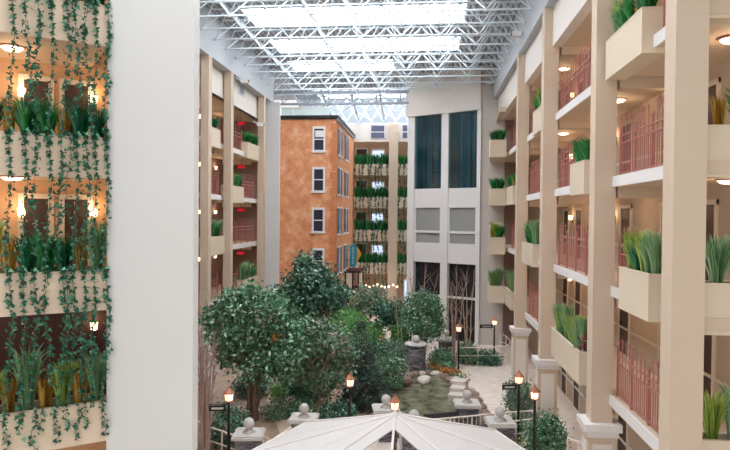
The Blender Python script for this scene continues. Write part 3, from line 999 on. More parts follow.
# ---- orange building
BY, BX0, BX1, BD = 42.3, -10.25, -6.2, 52.4
ob = struct('wall_orange_building', MB().box((BX0, BY, 0), (BX1, BD, 15.05)), 'stucco')
MB().box((BX0 - .05, BY - .12, 15.1), (BX1 + .15, BD, 15.32)).build('roof_edge', 'black', ob)
MB().box((BX1, BY - .1, 14.95), (BX1 + .12, BD, 15.1)).build('cornice', 'greysteel', ob)
mb = MB()
for i in range(26):
    w = .42 if i % 2 else .3
    mb.box((BX1 - w, BY - .04, .3 + i * .56), (BX1 + .04, BY + w * .8, .3 + i * .56 + .5))
mb.build('quoin', 'quoin', ob)
mb = MB()
for i in range(4):
    x = BX0 + .15 + i * .85
    mb.box((x, BY + .25, 15.32), (x + .82, BY + .28, 15.9))
mb.build('guard_glass', 'guard', ob)
MB().box((BX0 + .1, BY + .22, 15.88), (BX1 - .3, BY + .31, 15.94)).build('guard_rail', 'white', ob)


def frame_window(n, p, d, nrm, z0, z1, wd, parts=2, glassm='glass_dark', fw=.13):
    f = MB()
    f.slab(p, d, nrm, 0, fw, z0, z1, -.02, .07).slab(p, d, nrm, wd - fw, wd, z0, z1, -.02, .07).slab(p, d, nrm, 0, wd, z1 - fw, z1 + .03, -.02, .08).slab(p, d, nrm, -.05, wd + .05, z0 - .06, z0 + fw * .8, -.02, .12)
    if parts == 2:
        f.slab(p, d, nrm, fw, wd - fw, (z0 + z1) / 2 - .035, (z0 + z1) / 2 + .035, -.02, .05)
    o = struct('window_%d' % n, f, 'white')
    MB().slab(p, d, nrm, fw, wd - fw, z0 + fw * .8, z1 - fw, -.02, .03).build('pane', glassm, o)
    return o


for i, zc in enumerate((5.3, 8.1, 10.9, 13.68)):
    wn += 1
    o = frame_window(wn, (-7.85, BY), (1, 0), (0, -1), zc - .85, zc + .85, .9)
    if i == 3:
        MB().slab((-7.85, BY), (1, 0), (0, -1), .18, .77, zc + .15, zc + .6, .03, .045).build('blind', 'white', o)
    for j, (yy, w) in enumerate(((43.0, 2.3), (46.6, 2.3))):
        wn += 1
        f = MB()
        z0, z1 = zc - .95, zc + .85
        p, d, nn = (BX1, yy), (0, 1), (1, 0)
        f.slab(p, d, nn, 0, w, z0 - .12, z0, 0, .1).slab(p, d, nn, 0, w, z1, z1 + .08, 0, .08).slab(p, d, nn, w * .5 - .08, w * .5 + .08, z0, z1, 0, .06)
        o = struct('window_%d' % wn, f, 'white')
        MB().slab(p, d, nn, .05, w * .5 - .1, z0, z1, 0, .04).slab(p, d, nn, w * .5 + .1, w - .05, z0, z1, 0, .04).build('shutter', 'glass_blue', o)
# teal blade sign
sg = thing('blade_sign', 'teal vertical sign with gold fan, jutting from the orange building', 'sign', (-6.1, 48.0, 4.45))
mb = MB()
prof = [(0.2, .05), (.62, 0), (.74, .25), (.78, .9), (.74, 1.5), (.62, 1.76), (.2, 1.7)]
n0 = len(mb.v)
mb.v += [(x, -.09, z) for x, z in prof] + [(x, .09, z) for x, z in prof]
k = len(prof)
mb.f += [tuple(range(k)), tuple(range(2 * k - 1, k - 1, -1))] + [(i, i + k, (i + 1) % k + k, (i + 1) % k) for i in range(k)]
mb.build('sign_face', 'teal', sg)
mb = MB()
prof = [(.74, .3), (1.0, .75), (1.12, 1.0), (1.0, 1.25), (.76, 1.62)]
mb.v += [(x, -.05, z) for x, z in prof] + [(x, .05, z) for x, z in prof]
k = len(prof)
mb.f += [tuple(range(k)), tuple(range(2 * k - 1, k - 1, -1))] + [(i, i + k, (i + 1) % k + k, (i + 1) % k) for i in range(k)]
mb.build('fan', 'yellow', sg)
mb = MB()
for i in range(7):
    z = .25 + i * .19
    mb.box((.42, -.105, z), (.56, -.088, z + .025)).box((.42, -.105, z + .09), (.56, -.088, z + .115)).box((.42, -.105, z), (.45, -.088, z + .11))
mb.build('lettering', 'white', sg)
MB().tube([(0.02, 0, .5), (.25, 0, .5)], .03, 5).tube([(0.02, 0, 1.3), (.25, 0, 1.3)], .03, 5).build('bracket', 'black', sg)
# dark bay booth
bt = thing('oriel_booth', 'dark brown wooden bay with cream panels on the orange building', 'booth', (-6.15, 47.0, 2.7))
MB().box((0, 0, 0), (1.15, 2.4, .15)).box((0, 0, 1.35), (1.2, 2.5, 1.55)).build('deck', 'brownwood', bt)
for (x, y) in ((.05, .02), (.6, .02), (1.05, .02), (1.05, 1.2), (1.05, 2.3)):
    MB().box((x - .05, y - .02, .15), (x + .07, y + .1, 1.35)).build('corner_post', 'brownwood', bt)
MB().box((.12, .04, .15), (.55, .08, 1.35)).box((1.06, .15, .15), (1.1, 2.2, 1.35)).build('infill_panel', 'panel', bt)

# ---- back wall with ivy galleries
BKY = 52.6
bk = MB()
bx = [-6.1, -3.15, -2.45, -.6]
struct('wall_back_top', MB().box((-11, BKY, 14.75), (2, BKY + .3, 16.25)), 'panel')
struct('column', MB().box((-3.17, BKY - .35, 0), (-2.42, BKY + .3, 16.25)), 'beige')
struct('wall_back', MB().box((-11, BKY + 2.2, 0), (2, BKY + 2.4, 16.25)), 'back_in')
for a, z, nm in FLOORS:
    for q, (xa, xb_) in enumerate(((-6.15, -3.17), (-2.42, -.2))):
        s = struct('balcony_parapet', MB().box((xa, BKY, z - .35), (xb_, BKY + .1, z + .6)), 'parapet')
        MB().box((xa, BKY + .1, z + .2), (xb_, BKY + .55, z + .52)).build('soil', 'soil', s)
        MB().box((xa, BKY + .1, z - .25), (xb_, BKY + 2.2, z)).build('slab', 'beige', s)
        nb = 9 if q == 0 else 6
        bn = 'wide' if q == 0 else 'narrow'
        for i in range(nb):
            xx = xa + .2 + (xb_ - xa - .4) * i / (nb - 1)
            grass('far' if (i + len(a)) % 3 else 'fardark', (xx, BKY + .3, z + .5), 'dark green grass tuft in a row on the %s %s back balcony' % (nm, bn), 'grass tufts on the back balconies, %s %s' % (nm, bn), 1.5)
            if a != 'G':
                ivy('far' if i % 3 else 'far2', (xx + random.uniform(-.1, .1), BKY - .02, z + .6), 0, 'thin hanging ivy strand from the %s %s back balcony' % (nm, bn), 'ivy strands on the back balconies, %s %s' % (nm, bn), random.uniform(.75, 1.1))
    wn += 1
    frame_window(wn, (-4.9, BKY + 2.2), (1, 0), (0, -1), z + .55, z + 2.1, 1.25, 2, 'daywin')
    door((-5.75, BKY + 2.2), (1, 0), (0, -1), z, 2.1, .9)
    wn += 1
    frame_window(wn, (-1.7, BKY + 2.2), (1, 0), (0, -1), z + .8, z + 2.0, .8, 2, 'glass_dark')
for i, (a0, a1) in enumerate(((370.5, 385), (402, 408))):
    wn += 1
    xa, xb_ = at(a0, 130, Y=BKY).x, at(a1, 130, Y=BKY).x
    f = MB().box((xa, BKY - .04, 15.0), (xb_, BKY + .02, 16.2))
    o = struct('window_%d' % wn, f, 'white')
    MB().box((xa + .06, BKY - .06, 15.62), (xb_ - .06, BKY - .03, 16.12)).build('pane', 'glass_blue', o)
    MB().box((xa + .06, BKY - .06, 15.06), (xb_ - .06, BKY - .03, 15.52)).build('pane', 'glass_blue', o)
# lit glazed door, ground floor right
wn += 1
frame_window(wn, (-1.95, BKY + 2.2), (1, 0), (0, -1), .1, 2.9, 1.1, 2, 'daywin')
# string of warm bulbs
st = thing('string_light', 'string of warm globe bulbs over the ground floor tables at the back', 'string light', (-5.2, 50.6, 2.9))
pts = [(i * .32, .25 * sin(i * 1.7), -.18 * abs(sin(i * .8))) for i in range(10)]
MB().tube([(-.0, 0, .98)] + pts, .012, 4).build('cable', 'black', st)
for p in pts:
    MB().sphere((p[0], p[1], p[2] - .09), .085, 8, 6).build('bulb', 'bulb', st, True)
plight(st, (1.5, -.3, -.4), 14)

# ---- roof behind the space frame
wn += 1
struct('beam_back', MB().box((-11, 43.9, 17.15), (4.5, 44.1, 17.35)).box((-11, 43.9, 16.35), (4.5, 44.1, 16.5)), 'greysteel')
mb = MB()
for i in range(9):
    x = -10.4 + i * 1.7
    mb.tube([(x, 44, 16.45), (x, 44, 17.2)], .05, 5).tube([(x, 44, 16.45), (x + .85, 44, 17.2)], .03, 5).tube([(x + 1.7, 44, 16.45), (x + .85, 44, 17.2)], .03, 5)
struct('ceiling_truss_back', mb, 'greysteel')
o = struct('window_%d' % wn, MB().box((-11, BKY, 16.25), (4.4, BKY + .1, 16.35)).box((-11, BKY, 18.3), (4.4, BKY + .1, 18.4)), 'steel')
MB().box((-11, BKY + .04, 16.35), (4.4, BKY + .08, 18.3)).build('pane', 'clerestory', o)
mb = MB()
for i in range(7):
    x = -10.2 + i * 2.2
    mb.tube([(x, 45, 18.2), (x, BKY, 16.6)], .09, 6)
    for q in range(4):
        y = 45.5 + q * 1.8
        z = 18.2 - (y - 45) * .21
        mb.tube([(x, y, z), (x + 1.1, y + .9, z - .5), (x + 2.2, y, z)], .05, 5)
for i in range(15):
    x = -11 + i * 1.05
    mb.tube([(x, BKY - .35, 16.35), (x + 1.05, BKY - .35, 18.25)], .045, 5).tube([(x + 1.05, BKY - .35, 16.35), (x, BKY - .35, 18.25)], .045, 5)
struct('ceiling_truss_rear', mb, 'steel')

# ---- flood lights under the truss
def flood(px, py, X, label):
    p = at(px, py, X=X)
    r = thing('wall_spotlight', label, 'flood light', p, 0, 'white flood lights by the roof truss')
    MB().tube([(.0, 0, 0), (.4, 0, .18)], .03, 5).build('bracket', 'steel', r)
    MB().box((-.32, -.16, -.12), (.1, .16, .1)).build('housing', 'white', r)
    MB().box((-.33, -.12, -.09), (-.318, .12, .07)).build('lens', 'dark', r)
    return r


flood(519, 34, 4.1, 'white flood light high on the right wall below the roof truss')
flood(490, 83, 4.05, 'white flood light at the far corner of the right wall')
f3 = flood(243, 81, -10.25, 'white flood light high on the left wall below the roof truss'); f3.rotation_euler = (0, 0, pi)
f4 = flood(259, 124.5, -10.75, 'small white flood light on the grey pilaster beside the left gallery'); f4.rotation_euler = (0, 0, pi)

# ================================================================== GARDEN
struct('floor_garden_bed', MB().prism([(-10.8, 19.6), (-7.6, 19.6), (-5.2, 21.2), (-2.6, 23.2), (-2.2, 27.5), (-2.5, 31), (-1.7, 33.2), (-1.2, 36.4), (-2, 41), (-6, 42.2), (-10.8, 41.5)], -.02, .10), 'soilbed')
struct('path_sand', MB().prism([(-4.9, 21.6), (-4.1, 22.4), (-5.2, 26.5), (-5.6, 31.5), (-7.6, 31.5), (-7.0, 27)], .0, .13), 'path')
# mound with ground cover
mb = MB()
rings = 8
mc, mrx, mry, mh = (-4.6, 36.5), 3.6, 4.6, 2.8
for i in range(rings + 1):
    t = i / rings
    for k in range(24):
        a = 2 * pi * k / 24
        q = 1 + .08 * sin(3 * a + i)
        mb.v.append((mc[0] + mrx * t * q * cos(a), mc[1] + mry * t * q * sin(a), .08 + mh * (cos(pi * t) + 1) / 2))
for i in range(rings):
    for k in range(24):
        k2 = (k + 1) % 24
        mb.f.append((i * 24 + k, (i + 1) * 24 + k, (i + 1) * 24 + k2, i * 24 + k2))
struct('hill', mb, 'lawn', None, True)
mb = MB()
u = np.sqrt(rng.uniform(0, 1, 3600)); a = rng.uniform(0, 2 * pi, 3600)
P = np.stack([mc[0] + mrx * u * np.cos(a), mc[1] + mry * u * np.sin(a), .1 + mh * (np.cos(pi * u) + 1) / 2], 1)
leaves(mb, P, .17, 'leaf', updir=np.array([0, -.3, .9]))
g = mb.build('ground_cover', 'leaf_bright'); tag(g, 'bright green ground cover on the mound in front of the back balconies', 'ground cover', kind='stuff')


def crown(base, Y, spots, flat=.9):
    out = []
    for (px, py, rp) in spots:
        p = at(px, py, Y=Y + random.uniform(-.5, .5))
        r = rp * Y / F_PX
        out.append(((p.x - base[0], p.y - base[1], p.z - base[2]), r, r * .95, r * flat))
    return out


def gtree(name, label, px, Y, spots, leafm, bz=.1, **kw):
    x = at(px, 300, Y=Y).x
    base = (x, Y, bz)
    bl = crown(base, Y, spots)
    th = max(.3, min(b[0][2] - b[3] * .3 for b in bl))
    return tree(name, label, base, 0, th, bl, leafm, **kw)


gtree('ficus_tree', 'broad dark green ficus with several trunks, tallest by the left gallery', 254, 24.4,
      [(214, 318, 13), (232, 308, 16), (250, 303, 18), (272, 310, 17), (288, 328, 16), (222, 336, 15), (246, 335, 20), (270, 343, 20), (292, 350, 14), (236, 358, 16), (260, 366, 18), (284, 370, 14), (225, 350, 12)],
      'leaf', nclust=400, per=24, size=.19, spread=.17, stems=4, tr=.09)
gtree('ficus_tree', 'tall dark leafy tree in front of the orange building', 312, 29.5,
      [(308, 272, 14), (322, 280, 15), (296, 284, 14), (332, 296, 14), (310, 296, 18), (284, 300, 13), (316, 312, 14), (294, 318, 16), (274, 306, 10), (306, 262, 8)],
      'leaf_dark', nclust=380, per=22, size=.2, spread=.2, stems=2, tr=.1)
gtree('ficus_tree', 'grey-green multi-stemmed tree flecked with red, left of the conical evergreen', 323, 25.8,
      [(318, 334, 14), (304, 342, 13), (334, 340, 14), (296, 356, 12), (318, 354, 18), (342, 356, 13), (304, 372, 14), (328, 374, 16), (345, 376, 10), (320, 388, 10)],
      'leaf_red', nclust=300, per=22, size=.17, spread=.16, stems=4, bark='palebark', tr=.06)
gtree('conical_evergreen', 'very dark conical evergreen behind the copper lantern', 364, 26.8,
      [(366, 410, 20), (352, 400, 14), (378, 396, 14), (364, 388, 20), (363, 370, 16), (370, 376, 12), (362, 352, 12), (361, 338, 9), (361, 326, 6)],
      'leaf_spruce', nclust=420, per=24, size=.11, spread=.14, stems=1, tr=.08)
gtree('standard_tree', 'small clipped tree on a slim trunk below the teal sign', 340, 40.0, [(336, 296, 9), (345, 298, 9), (340, 305, 10)], 'leaf', bz=2.0, nclust=120, per=16, size=.17, spread=.16, tr=.05)
gtree('standard_tree', 'round light green tree on a slim trunk before the ground floor lights', 370, 38.5, [(364, 294, 10), (377, 294, 10), (370, 304, 13), (380, 308, 8), (362, 308, 9)], 'leaf_grey', bz=2.0, nclust=170, per=16, size=.17, spread=.16, tr=.05)
gtree('ficus_tree', 'low dark tree between the back column and the elevator tower', 392, 37.5, [(384, 312, 9), (396, 308, 9), (392, 318, 11), (400, 322, 8)], 'leaf_dark', nclust=160, per=16, size=.18, spread=.18, tr=.06)
gtree('ficus_tree', 'rounded green tree with thin trunks in front of the elevator tower', 423, 34.8,
      [(414, 308, 11), (424, 302, 11), (433, 308, 11), (416, 322, 12), (430, 322, 12), (424, 334, 11), (437, 330, 7), (408, 316, 6)],
      'leaf', nclust=330, per=18, size=.16, spread=.17, stems=4, bark='palebark', tr=.04)
gtree('ficus_tree', 'loose green potted ficus behind the two right lanterns', 522, 25.6, [(516, 388, 8), (526, 392, 9), (514, 400, 9), (528, 404, 9), (520, 412, 10), (534, 398, 6)], 'leaf_grey', nclust=170, per=18, size=.13, spread=.13, stems=3, tr=.03)
gtree('ficus_tree', 'rounded dark green bush-like ficus inside the curved white rail', 546, 22.6, [(545, 426, 12), (536, 434, 11), (555, 432, 11), (546, 440, 14), (534, 446, 9), (558, 446, 9)], 'leaf', nclust=240, per=18, size=.12, spread=.13, stems=3, tr=.03)

spots = [  # px, py(ground), rx, rz, material, label
    (226, 447, .8, .75, 'leaf_dark', 'dark green bush beside the leaning lamp post at the left pier'),
    (290, 398, .9, .35, 'leaf_bright', 'bright green low shrub along the sandy path'),
    (304, 402, .8, .4, 'leaf_dark', 'blue-green low shrub right of the sandy path'),
    (277, 418, .5, .35, 'leaf_grey', 'small grey-green shrub at the foot of the big ficus'),
    (338, 424, .7, .4, 'leaf_dark', 'dark low shrub behind the baluster railing'),
    (300, 418, .5, .35, 'leaf', 'green low shrub behind the second ball pier'),
    (390, 388, .8, .8, 'leaf', 'leafy green shrub overhanging the pond from the left bank'),
    (382, 376, .9, 1.0, 'leaf_dark', 'dark green shrub on the left bank above the pond'),
    (343, 376, .7, .7, 'leaf', 'mid green shrub behind the dark conical evergreen'),
    (398, 362, .7, .6, 'leaf_grey', 'grey-green shrub left of the round slate pier'),
    (442, 367, .62, .55, 'leaf', 'round green shrub behind the orange flowers'),
    (467, 362, .5, .6, 'leaf', 'green shrub right of the far ball pier'),
    (488, 362, .75, .32, 'leaf_dark', 'low dark green shrub along the far curved railing'),
    (474, 362, .5, .35, 'leaf_dark', 'low green shrub inside the far curved railing near the tower'),
    (448, 372, .3, .25, 'leaf', 'tiny green shrub under the lantern by the flowers'),
    (512, 438, .35, .35, 'leaf', 'small green shrub beside the front right slate pier'),
    (250, 396, .8, .5, 'leaf_dark', 'dark shrub under the big ficus near the left gallery'),
    (352, 356, .8, .7, 'leaf_bright', 'fresh green shrub at the foot of the mound'),
    (320, 352, 1.0, 1.0, 'leaf', 'green shrub below the tall dark tree'),
]
for px, py, rx, rz, mm, lb in spots:
    p = at(px, py, Z=.1)
    bush('shrub', lb, (p.x, p.y, .08 if px < 405 else 0), rx, rx * .9, rz, mm, nclust=int(60 + 60 * rx), per=18, size=.13, spread=.12)
# weeping bright plant with orange fern fronds
p = at(372, 352, Z=.1)
b = bush('weeping_shrub', 'bright green weeping shrub in front of the mound', (p.x, p.y, .1), .8, .8, .9, 'leaf_bright', 110, 18, .2, .12)
p = at(376, 356, Z=.1)
fr = grass_mesh(1.0, 40, .5, .05, .8, .2)
t = thing('orange_fern', 'orange-brown fern fronds below the weeping green shrub', 'fern', (p.x, p.y - .6, .5))
fr.build('frond', 'brom', t)
MB().lathe([(.16, -.45), (.22, -.1), (.24, 0)], (0, 0, 0), 10).build('pot', 'rock', t)
p = at(276, 341, Y=24.0)
fr = grass_mesh(.35, 26, .25, .03, .9, .04)
t = thing('bromeliad', 'small orange bromeliad perched in the big ficus', 'plant', p)
fr.build('frond', 'orangeflower', t)
# vivid hedge
p = at(399, 366, Z=0)
t = thing('clipped_hedge', 'vivid green clipped hedge left of the round slate pier', 'hedge', (p.x, 36.6, 0))
MB().box((-.5, -.25, 0), (.5, .25, 1.9)).build('core', 'lawn', t)
mb = MB()
P = rng.uniform(-1, 1, (1500, 3)) * np.array([.56, .3, 1.0]) + np.array([0, 0, 1.0])
P[:, 1] = np.where(rng.uniform(0, 1, 1500) < .6, -.28, P[:, 1])
leaves(mb, P, .12); mb.build('foliage', 'leaf_bright', t)


def bare(label, px, Y, pxtop, n, h, spread, bark, z=0, cat='bare tree', name='bare_tree'):
    x = at(px, 300, Y=Y).x
    r = thing(name, label, cat, (x, Y, z))
    for i in range(n):
        a = 2 * pi * i / n + random.uniform(-.4, .4)
        s = spread * random.uniform(.4, 1)
        mb = MB()
        hh = h * random.uniform(.7, 1)
        pts = [Vector((cos(a) * .08, sin(a) * .08, -.02))]
        for q in range(1, 7):
            t = q / 6
            pts.append(Vector((cos(a) * (.08 + s * t ** 1.4), sin(a) * (.08 + s * t ** 1.4) * .7, hh * t)) + Vector((random.uniform(-.05, .05), random.uniform(-.05, .05), 0)))
        mb.tube(pts, [.045, .04, .034, .028, .022, .015, .006], 5)
        for q in range(2, 6):
            for _ in range(2):
                d = Vector((random.uniform(-1, 1), random.uniform(-1, 1) * .6, random.uniform(.7, 1.6))) * random.uniform(.3, .7) * h / 5
                mb.tube([pts[q], pts[q] + d * .5 + Vector((0, 0, .03)), pts[q] + d], [.016, .011, .004], 4)
        mb.build('branch', bark, r)
    return r


bare('bare twiggy tree in front of the elevator tower, behind the rounded ficus', 421, 35.6, 0, 5, 6.2, .9, 'twig')
bare('bare pale-stemmed tree in front of the elevator tower, right pane', 455, 35.2, 0, 5, 6.3, .75, 'twig')
bare('bare forked tree by the right edge of the elevator tower', 468, 35.6, 0, 3, 5.6, .5, 'palebark')
bare('bundle of tall bare twigs beside the white pier', 206, 20.3, 0, 14, 5.2, .35, 'twig', .1, 'bare shrub', 'bare_shrub')
bare('bare slim tree behind the round slate pier', 400, 35.6, 0, 2, 5.5, .3, 'palebark')

# ---- pond
pond = [(-2.1, 23.4), (-2.0, 28), (-1.9, 30.5), (-1.25, 31.9), (-.3, 32.9), (.5, 33.1), (1.2, 32.2), (1.75, 30.4), (2.1, 28.6), (2.2, 26.2), (2.4, 23.4)]
o = struct('water', MB().prism(pond, .0, .05), 'water')
RK = []
for v in range(5):
    mb = MB().sphere((0, 0, .1), .24, 8, 6, (1.25, .85, .62))
    mb.v = [(x * (1 + .14 * sin(9 * x + 5 * y + v)), y * (1 + .14 * cos(7 * z + 4 * x + v)), z * (1 + .12 * sin(8 * y + v))) for x, y, z in mb.v]
    me = bpy.data.meshes.new('edging_stone'); me.from_pydata(mb.v, [], mb.f); me.materials.append(M['rock' if v < 4 else 'palerock'])
    RK.append(me)


def stone(x, y, z, label, group, s=1.0, me=None):
    o = bpy.data.objects.new('edging_stone', me or random.choice(RK)); COL.objects.link(o)
    o.location = (x, y, z); o.rotation_euler = (0, 0, random.uniform(0, 6.28)); o.scale = (s * random.uniform(.8, 1.2),) * 3
    return tag(o, label, 'stone', group)


for i in range(len(pond) - 1):
    a, b = Vector(pond[i]), Vector(pond[i + 1])
    n = max(2, int((b - a).length / .42))
    side = 'left bank' if i < 3 else ('far bank' if i < 6 else 'right bank')
    for k in range(n):
        q = a.lerp(b, (k + .5) / n)
        stone(q.x + random.uniform(-.06, .06), q.y + random.uniform(-.06, .06), .0, 'reddish-brown edging stone on the %s of the pond' % side, 'edging stones on the %s of the pond' % side, .95 if i < 6 else 1.05)
        if i >= 6 and k % 2 == 0:
            stone(q.x + .35, q.y + .1, .0, 'brown edging stone in the outer course on the right bank', 'outer edging stones, right bank of the pond', 1.0)
p = at(424, 383, Z=.05); stone(p.x, p.y, .02, 'single pale stone standing in the pond', None, 1.5, RK[4])
for (px, py, s, lb) in ((401, 372, 2.4, 'large tan boulder on the pond bank left of the round slate pier'), (392, 360, 2.2, 'tan boulder behind the pond under the dark shrub'), (330, 420, 2.0, 'pale boulder behind the baluster railing'), (305, 396, 1.8, 'brown boulder by the blue-green shrub'), (293, 405, 1.9, 'pale block-like boulder at the right side of the path'), (311, 390, 1.6, 'rust-brown boulder under the red-flecked tree'), (405, 383, 1.5, 'brown boulder on the far left edge of the pond')):
    p = at(px, py, Z=.1); stone(p.x, p.y, .05, lb, None, s, RK[4] if 'pale' in lb else RK[0])
# pale slabs of the spillway
p = at(458, 398, Z=0)
t = thing('spillway_slab', 'pale stone spillway slabs at the right edge of the pond', 'stone slab', (p.x, p.y, 0))
for i in range(3):
    mb = MB().prism([(-.5 + .1 * i, -.8 + .6 * i), (.15 + .1 * i, -.9 + .6 * i), (.3 + .12 * i, -.2 + .6 * i), (-.35 + .12 * i, -.1 + .6 * i)], .0, .35 + .16 * i)
    mb.build('slab', 'palerock', t)


# ---- ball piers
BP = {}


def ball_pier(px, py, label, h=1.2, s=1.0):
    p = at(px, py, Z=h)
    if 'p' not in BP:
        r = thing('ball_pier', label, 'stone pier', (p.x, p.y, 0), .12, 'slate piers with ball finials')
        MB().box((-.4, -.4, 0), (.4, .4, 1.08)).build('pier_body', 'slate', r)
        MB().box((-.5, -.5, 1.08), (.5, .5, 1.16)).prism([(-.46, -.46), (.46, -.46), (.46, .46), (-.46, .46)], 1.16, 1.2).build('cap', 'stone', r)
        MB().lathe([(.22, 1.2), (.2, 1.24), (.1, 1.28), (.09, 1.34)], (0, 0, 0), 12).build('neck', 'stone', r, True)
        MB().sphere((0, 0, 1.49), .185, 16, 10).build('ball', 'stone', r, True)
        BP['p'] = r
    else:
        r = dup(BP['p'], (p.x, p.y, 0), random.uniform(.05, .2), label)
    return r


ball_pier(249, 432, 'slate pier with stone ball, nearest the white wall and the lamp post')
ball_pier(304, 416.5, 'slate pier with stone ball at the end of the baluster railing by the path')
ball_pier(386, 407, 'slate pier with stone ball half hidden by the copper lantern at the canopy peak')
ball_pier(414, 423, 'slate pier whose stone ball just shows above the canopy ridge')
ball_pier(467, 402, 'slate pier with stone ball at the far end of the dark bridge beam')
ball_pier(500, 420, 'slate pier with stone ball by the white rail, front right')
ball_pier(446.5, 338, 'slate pier with stone ball standing against the elevator tower')
p = at(415.5, 375, Z=0)
r = thing('round_pier', 'round stacked slate pier with stone ball at the far edge of the pond', 'stone pier', (p.x, p.y + .5, 0))
MB().lathe([(.58, 0), (.52, .5), (.5, 1.5)], (0, 0, 0), 18).build('pier_body', 'slate', r, True)
MB().lathe([(.6, 1.5), (.62, 1.56), (.56, 1.62)], (0, 0, 0), 18).build('cap', 'stone', r)
MB().sphere((0, 0, 1.84), .19, 14, 9).build('ball', 'stone', r, True)


# ---- lantern posts
LP = {}


def lantern(px, py, label, h=2.75, sign=None):
    p = at(px, py, Z=h)
    if 'p' not in LP:
        r = thing('lantern_post', label, 'lamp post', (p.x, p.y, 0), .3, 'black posts with copper lanterns')
        MB().lathe([(.10, 0), (.09, .12), (.055, .2), (.05, 1.0), (.042, 2.16), (.07, 2.2)], (0, 0, 0), 8).build('post', 'black', r)
        MB().lathe([(.09, 2.2), (.15, 2.24), (.15, 2.26)], (0, 0, 0), 6).build('lantern_base', 'copper', r)
        MB().lathe([(.115, 2.26), (.145, 2.5)], (0, 0, 0), 6).build('lantern_glass', 'lampglass', r)
        mb = MB()
        for k in range(6):
            a = 2 * pi * k / 6
            mb.tube([(.13 * cos(a), .13 * sin(a), 2.26), (.16 * cos(a), .16 * sin(a), 2.5)], .012, 4)
        mb.build('lantern_frame', 'copper', r)
        MB().lathe([(.2, 2.49), (.17, 2.53), (.06, 2.64), (.05, 2.67), (.02, 2.7), (.004, 2.75)], (0, 0, 0), 6).build('lantern_roof', 'copper', r)
        LP['p'] = r
    else:
        r = dup(LP['p'], (p.x, p.y, 0), random.uniform(0, 1), label)
    plight(r, (0, 0, 2.38), 14, (255, 190, 130), .1)
    if sign:
        z, dx, w = sign
        s = thing('direction_sign', 'small black hanging sign on the ' + label.split(' ', 1)[1].replace('lamp post with lit copper lantern', 'lamp post'), 'sign', (p.x, p.y, z), YAW + .1)
        MB().box((min(dx, dx + w), -.02, -.09), (max(dx, dx + w), .02, .09)).build('sign_board', 'black', s)
        MB().tube([(0, 0, .13), (dx + w, 0, .13)], .014, 4).tube([(0, 0, -.35), (dx + w * .5, 0, .12)], .01, 4).build('bracket', 'black', s)
        mb = MB()
        L = w * .7
        for k in range(7):
            x = dx + w * .15 + L * k / 7
            mb.box((x if L > 0 else x - .05, -.026, -.035), (x + .05 if L > 0 else x, -.02, .035))
        mb.build('lettering', 'stone', s)
    return r


lantern(229, 385.5, 'black lamp post with lit copper lantern, beside the white wall on the left', sign=(2.0, -.1, -.55))
lantern(350, 372, 'black lamp post with lit copper lantern in front of the dark conical evergreen')
lantern(395, 389, 'black lamp post with lit copper lantern just behind the canopy peak', h=2.9)
lantern(519, 365.5, 'black lamp post with lit copper lantern, taller one of the right pair', h=2.9, sign=(2.1, -.08, -.55))
lantern(535, 384, 'black lamp post with lit copper lantern, lower one of the right pair', h=2.75)
lantern(459, 322, 'black lamp post with lit copper lantern in front of the elevator tower')
lantern(494.5, 316, 'black lamp post with lit copper lantern before the grey end wall', sign=(2.15, -.1, -.75))
lantern(411, 314, 'black lamp post with lit copper lantern left of the rounded ficus')


# ---- handrails
def handrail(label, pts, heights=(1.02, .55), mat_='railwhite', balus=0, r0=.032, group=None, post_every=1):
    """pts: ground points (x, y) along the run"""
    P = [Vector((q[0], q[1], 0)) for q in pts]
    o = P[0].copy()
    t = thing('handrail', label, 'handrail', o, 0, group)
    for i, h in enumerate(heights):
        MB().tube([(q - o) + Vector((0, 0, h)) for q in P], r0 if i == 0 else r0 * .75, 6).build('top_rail' if i == 0 else 'lower_rail', mat_, t)
    for q in P[::post_every]:
        a = q - o
        MB().tube([a + Vector((0, 0, 0)), a + Vector((0, 0, heights[0]))], r0, 6).build('post', mat_, t)
    if balus:
        for i in range(len(P) - 1):
            n = int((P[i + 1] - P[i]).length / balus)
            for k in range(1, n):
                a = P[i].lerp(P[i + 1], k / n) - o
                MB().box((a.x - .012, a.y - .012, heights[1]), (a.x + .012, a.y + .012, heights[0])).build('baluster', mat_, t)
    return t


def gp(L, h=1.02):
    out = []
    for x, y in L:
        p = at(x, y, Z=h)
        out.append((p.x, p.y))
    return out


handrail('cream handrail running from the white wall to the left ball pier', gp([(198, 421), (209, 427), (222, 431), (236, 436)]))
handrail('short cream handrail sloping away right of the left ball pier', gp([(263, 436), (272, 440), (291, 427.5)]))
handrail('cream railing with fine balusters behind the canopy, left half', gp([(305, 421.5), (330, 421), (360, 420), (378, 419)]), (1.02, .18), balus=.16)
handrail('cream railing of the footbridge right of the canopy peak', gp([(426, 420), (450, 418), (472, 416), (494, 413.6), (516, 412), (537, 410.5)]), (1.02, .18), balus=.16)
handrail('cream pipe railing curving behind the front right ball pier', gp([(508, 421.5), (516, 421), (538, 418.5), (551, 413.5), (558, 408)]))
handrail('cream curved handrail looping round the rounded bush', gp([(568, 437.5), (579, 442), (588, 447.5), (589, 450), (576, 454), (558, 458), (540, 462)]))
handrail('cream curved railing in front of the grey end wall and lantern', gp([(441, 349), (452, 347.5), (478, 347.5), (500, 347), (508, 346), (510.5, 341), (506, 336), (500, 334)]))
handrail('cream railing left of the round slate pier', gp([(386, 343), (396, 345), (406, 347)]))
